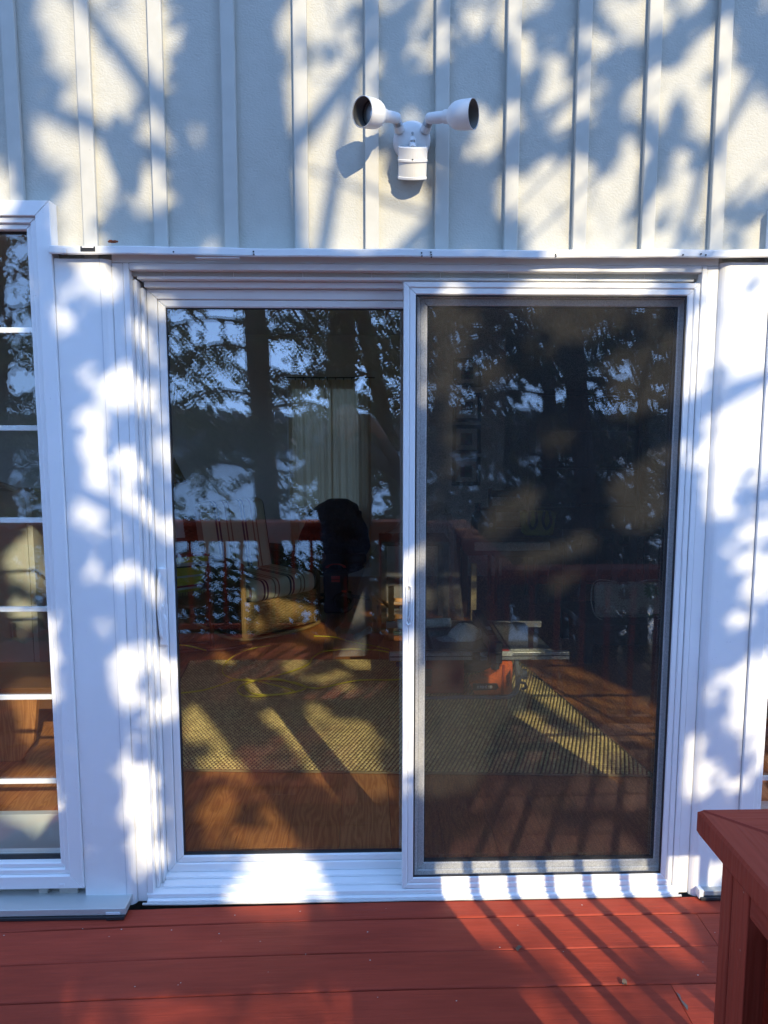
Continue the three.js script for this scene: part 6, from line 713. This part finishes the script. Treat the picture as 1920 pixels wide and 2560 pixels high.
{ // what stands behind the barred left window
  const w = mat([1, 1, 1], 0.4, { map: woodMaps[2] }), t = thing('wooden_bench', 'low wooden bench with cut-out leg boards behind the barred left window', 'bench', [0, 0.05, 0]);
  part('seat', extrude([[-1.5, 0.95], [-0.70, 0.95], [-0.66, 1.0], [-0.74, 1.33], [-1.5, 1.33]], 0.03, 0.005).rotateX(-Math.PI / 2).translate(0, 0.325, 0), mat([0.16, 0.075, 0.03], 0.4, { map: speckle }), t);
  part('leg_board', extrude([[-1.1, 0.0], [-0.86, 0.0], [-0.835, 0.04], [-0.80, 0.09], [-0.785, 0.18], [-0.77, 0.32], [-1.1, 0.32]], 0.03, 0.003).translate(0, 0, -1.0), w, t); part('leg_board', extrude([[-0.77, 0.14], [-0.745, 0.20], [-0.72, 0.2], [-0.70, 0.0], [-0.67, 0.0], [-0.67, 0.32], [-0.77, 0.32]], 0.02, 0.003).translate(0, 0, -1.3), mat([0.07, 0.03, 0.015], 0.6), t);
  part('apron', box(-1.45, -0.72, 0.24, 0.322, -1.02, -1.0), mat([0.13, 0.06, 0.025], 0.5), t);
  const c = thing('white_cabinet', 'white cupboard door with a hinge behind the barred left window', 'cupboard', [0, 0.05, 0]); const wm = mat([0.55, 0.53, 0.45], 0.6, { map: speckle }); part('door_leaf', box(-2.3, -1.335, 0.05, 1.15, -2.24, -2.2, 0.004), wm, c); part('side_post', box(-1.328, -1.295, 0.0, 1.15, -2.3, -2.19, 0.003), wm, c); part('hinge', [bar([-1.455, 0.24, -2.185], [-1.455, 0.33, -2.185], 0.008), box(-1.475, -1.435, 0.24, 0.33, -2.199, -2.196)], M.steel, c); part('arched_top', [tube([[-2.3, 1.16, -2.2], [-1.85, 1.24, -2.2], [-1.5, 1.2, -2.2], [-1.25, 1.1, -2.2]], 0.016, 30, 8)], wm, c); part('upright', box(-1.66, -1.6, 0.05, 1.15, -2.198, -2.18, 0.004), wm, c); part('carcass', box(-2.3, -1.3, 0, 1.14, -2.6, -2.245), wm, c);
}

// ------------------------------------------------------------------ the photographer, mirrored in the glass
{
  const bones = [], B = (a, b, r0, r1, c) => bones.push([V(...a), V(...b), r0, r1, c]);
  const COAT = 0, JEANS = 1, SKIN = 2, SHOE = 3, f = [0.6, 0.02, 2.72];
  B([0.60, 0.95, 2.70], [0.60, 1.20, 2.71], 0.155, 0.165, COAT); B([0.53, 1.0, 2.70], [0.52, 1.36, 2.71], 0.125, 0.115, COAT); B([0.67, 1.0, 2.70], [0.68, 1.36, 2.71], 0.125, 0.115, COAT); B([0.43, 1.39, 2.71], [0.77, 1.39, 2.71], 0.075, 0.075, COAT);
  B([0.6, 1.4, 2.71], [0.605, 1.52, 2.70], 0.062, 0.055, SKIN);
  B([0.42, 1.385, 2.70], [0.31, 1.24, 2.58], 0.066, 0.054, COAT); B([0.31, 1.24, 2.58], [0.60, 1.50, 2.40], 0.052, 0.036, COAT); B([0.78, 1.385, 2.70], [0.99, 1.27, 2.56], 0.066, 0.054, COAT); B([0.99, 1.27, 2.56], [0.86, 1.50, 2.40], 0.052, 0.036, COAT);
  B([0.52, 0.93, 2.70], [0.51, 0.52, 2.68], 0.10, 0.072, JEANS); B([0.51, 0.52, 2.68], [0.50, 0.1, 2.71], 0.07, 0.05, JEANS); B([0.68, 0.93, 2.70], [0.70, 0.52, 2.68], 0.10, 0.072, JEANS); B([0.70, 0.52, 2.68], [0.71, 0.1, 2.71], 0.07, 0.05, JEANS);
  B([0.50, 0.045, 2.74], [0.48, 0.035, 2.56], 0.045, 0.035, SHOE); B([0.71, 0.045, 2.74], [0.73, 0.035, 2.56], 0.045, 0.035, SHOE);
  const tint = [[0.022, 0.022, 0.026], [0.02, 0.026, 0.045], [0.27, 0.16, 0.11], [0.03, 0.03, 0.03]];
  const _p = V(), _a = V();
  const cap = (x, y, z, [a, b, r0, r1]) => { _p.set(x, y, z).sub(a); _a.copy(b).sub(a); const t = clamp(_p.dot(_a) / _a.lengthSq(), 0, 1); _p.addScaledVector(_a, -t); return _p.length() - lerp(r0, r1, t); };
  function meshed(list, c, half, res, k, colour, extra) {
    const mc = new MarchingCubes(res, new THREE.MeshStandardMaterial(), false, false, 160000); mc.isolation = 0;
    for (let z = 0; z < res; z++) for (let y = 0; y < res; y++) for (let x = 0; x < res; x++) {
      const X = c[0] + half * ((2 * x) / res - 1), Y = c[1] + half * ((2 * y) / res - 1), Z = c[2] + half * ((2 * z) / res - 1); let d = 10;
      for (const b of list) { const e = cap(X, Y, Z, b); if (e > d + 0.2) continue; const h = Math.max(k - Math.abs(d - e), 0) / k; d = Math.min(d, e) - h * h * k * 0.25; }
      if (extra) d = extra(d, X, Y, Z);
      mc.field[x + y * res + z * res * res] = -d;
    }
    mc.update(); const n = mc.count, g = new THREE.BufferGeometry(), pos = new Float32Array(n * 3), cl = new Float32Array(n * 3);
    for (let i = 0; i < n; i++) { const X = c[0] + half * mc.positionArray[3 * i], Y = c[1] + half * mc.positionArray[3 * i + 1], Z = c[2] + half * mc.positionArray[3 * i + 2]; pos.set([X, Y, Z], 3 * i); cl.set(colour(X, Y, Z), 3 * i); }
    g.setAttribute('position', new THREE.BufferAttribute(pos, 3)); g.setAttribute('normal', new THREE.BufferAttribute(mc.normalArray.slice(0, n * 3), 3)); g.setAttribute('color', new THREE.BufferAttribute(cl, 3)); g.computeVertexNormals(); return g;
  }
  const nearest = (X, Y, Z) => { let d = 9, c = 0; for (const b of bones) { const e = cap(X, Y, Z, b); if (e < d) { d = e; c = b[4]; } } return tint[c]; };
  const folds = (d, X, Y, Z) => d + (Y < 1.45 ? 0.006 * Math.sin(Y * 38 + X * 14) * Math.sin(Z * 20 + X * 9) : 0);
  const body = meshed(bones, [0.62, 0.87, 2.62], 0.95, 112, 0.05, nearest, folds);
  // head: skull, jaw, nose, ears, brow, eye hollows, lips
  const hc = [0.61, 1.62, 2.685], hb = [[V(0.61, 1.645, 2.70), V(0.61, 1.655, 2.675), 0.083, 0.083], [V(0.61, 1.585, 2.655), V(0.61, 1.565, 2.635), 0.052, 0.038], [V(0.61, 1.64, 2.61), V(0.61, 1.60, 2.585), 0.012, 0.016], [V(0.528, 1.625, 2.69), V(0.525, 1.60, 2.685), 0.016, 0.011], [V(0.692, 1.625, 2.69), V(0.695, 1.60, 2.685), 0.016, 0.011], [V(0.58, 1.668, 2.606), V(0.64, 1.668, 2.606), 0.014, 0.014], [V(0.59, 1.568, 2.602), V(0.63, 1.568, 2.602), 0.008, 0.008], [V(0.605, 1.53, 2.70), V(0.608, 1.57, 2.69), 0.055, 0.055]];
  const head = meshed(hb, hc, 0.15, 64, 0.022, (X, Y, Z) => (Math.abs(Y - 1.568) < 0.009 && Z < 2.605 && Math.abs(X - 0.61) < 0.024 ? [0.35, 0.12, 0.1] : tint[2]), (d, X, Y, Z) => { for (const s of [-1, 1]) d = Math.max(d, 0.016 - Math.hypot(X - 0.61 - s * 0.031, (Y - 1.638) * 1.3, Z - 2.598)); return d; });
  // hands: palm, four fingers, thumb, closed round the phone
  const hand = (s) => { const w = s < 0 ? V(0.615, 1.515, 2.395) : V(0.865, 1.515, 2.395), k = V(0.74 + s * 0.062, 1.60, 2.387), L = [[w, k, 0.026, 0.034]]; for (let i = 0; i < 4; i++) { const y = 1.575 + i * 0.021, o = V(0.74 + s * 0.056, y, 2.402), l = [0.021, 0.026, 0.028, 0.025][i]; L.push([k.clone().setY(lerp(k.y, y, 0.7)), o, 0.013, 0.010], [o, V(0.74 + s * (0.056 - l), y + 0.003, 2.398), 0.0095, 0.0085], [V(0.74 + s * (0.056 - l), y + 0.003, 2.398), V(0.74 + s * (0.05 - 1.7 * l), y + 0.005, 2.393), 0.0085, 0.0075]); } L.push([w.clone().lerp(k, 0.5), V(0.74 + s * 0.052, 1.565, 2.37), 0.016, 0.012], [V(0.74 + s * 0.052, 1.565, 2.37), V(0.74 + s * 0.046, 1.60, 2.362), 0.0115, 0.009]); return meshed(L, [0.74 + s * 0.075, 1.575, 2.39], 0.105, 56, 0.008, () => tint[2]); };
  const all = [body, head, hand(-1), hand(1)];
  const who = thing('person', 'person in dark jacket and jeans holding up a phone, mirrored in the glass', 'person');
  part('body', mergeGeometries(all), mat([1, 1, 1], 0.85, { vertexColors: true }), who);
  part('hair', new THREE.SphereGeometry(0.092, 24, 16, 0, 6.2832, 0, 1.75).scale(1, 1.02, 1.12).rotateX(0.55).translate(0.61, 1.652, 2.705), mat([0.035, 0.022, 0.014], 0.7), who);
  for (const s of [-1, 1]) part('eye', new THREE.SphereGeometry(0.0115, 12, 10).translate(0.61 + s * 0.031, 1.638, 2.612), mat([0.5, 0.48, 0.45], 0.2), who);
  const ph = thing('phone', 'dark phone held upright in both hands of the mirrored person', 'phone', [0.741, 1.601, 2.376]); part('phone_body', new RoundedBoxGeometry(0.075, 0.16, 0.008, 3, 0.003), M.dark, ph); part('phone_screen', new THREE.PlaneGeometry(0.068, 0.15).translate(0, 0, 0.0045), mat([0.02, 0.02, 0.022], 0.1), ph);
}
renderer.render(scene, camera);
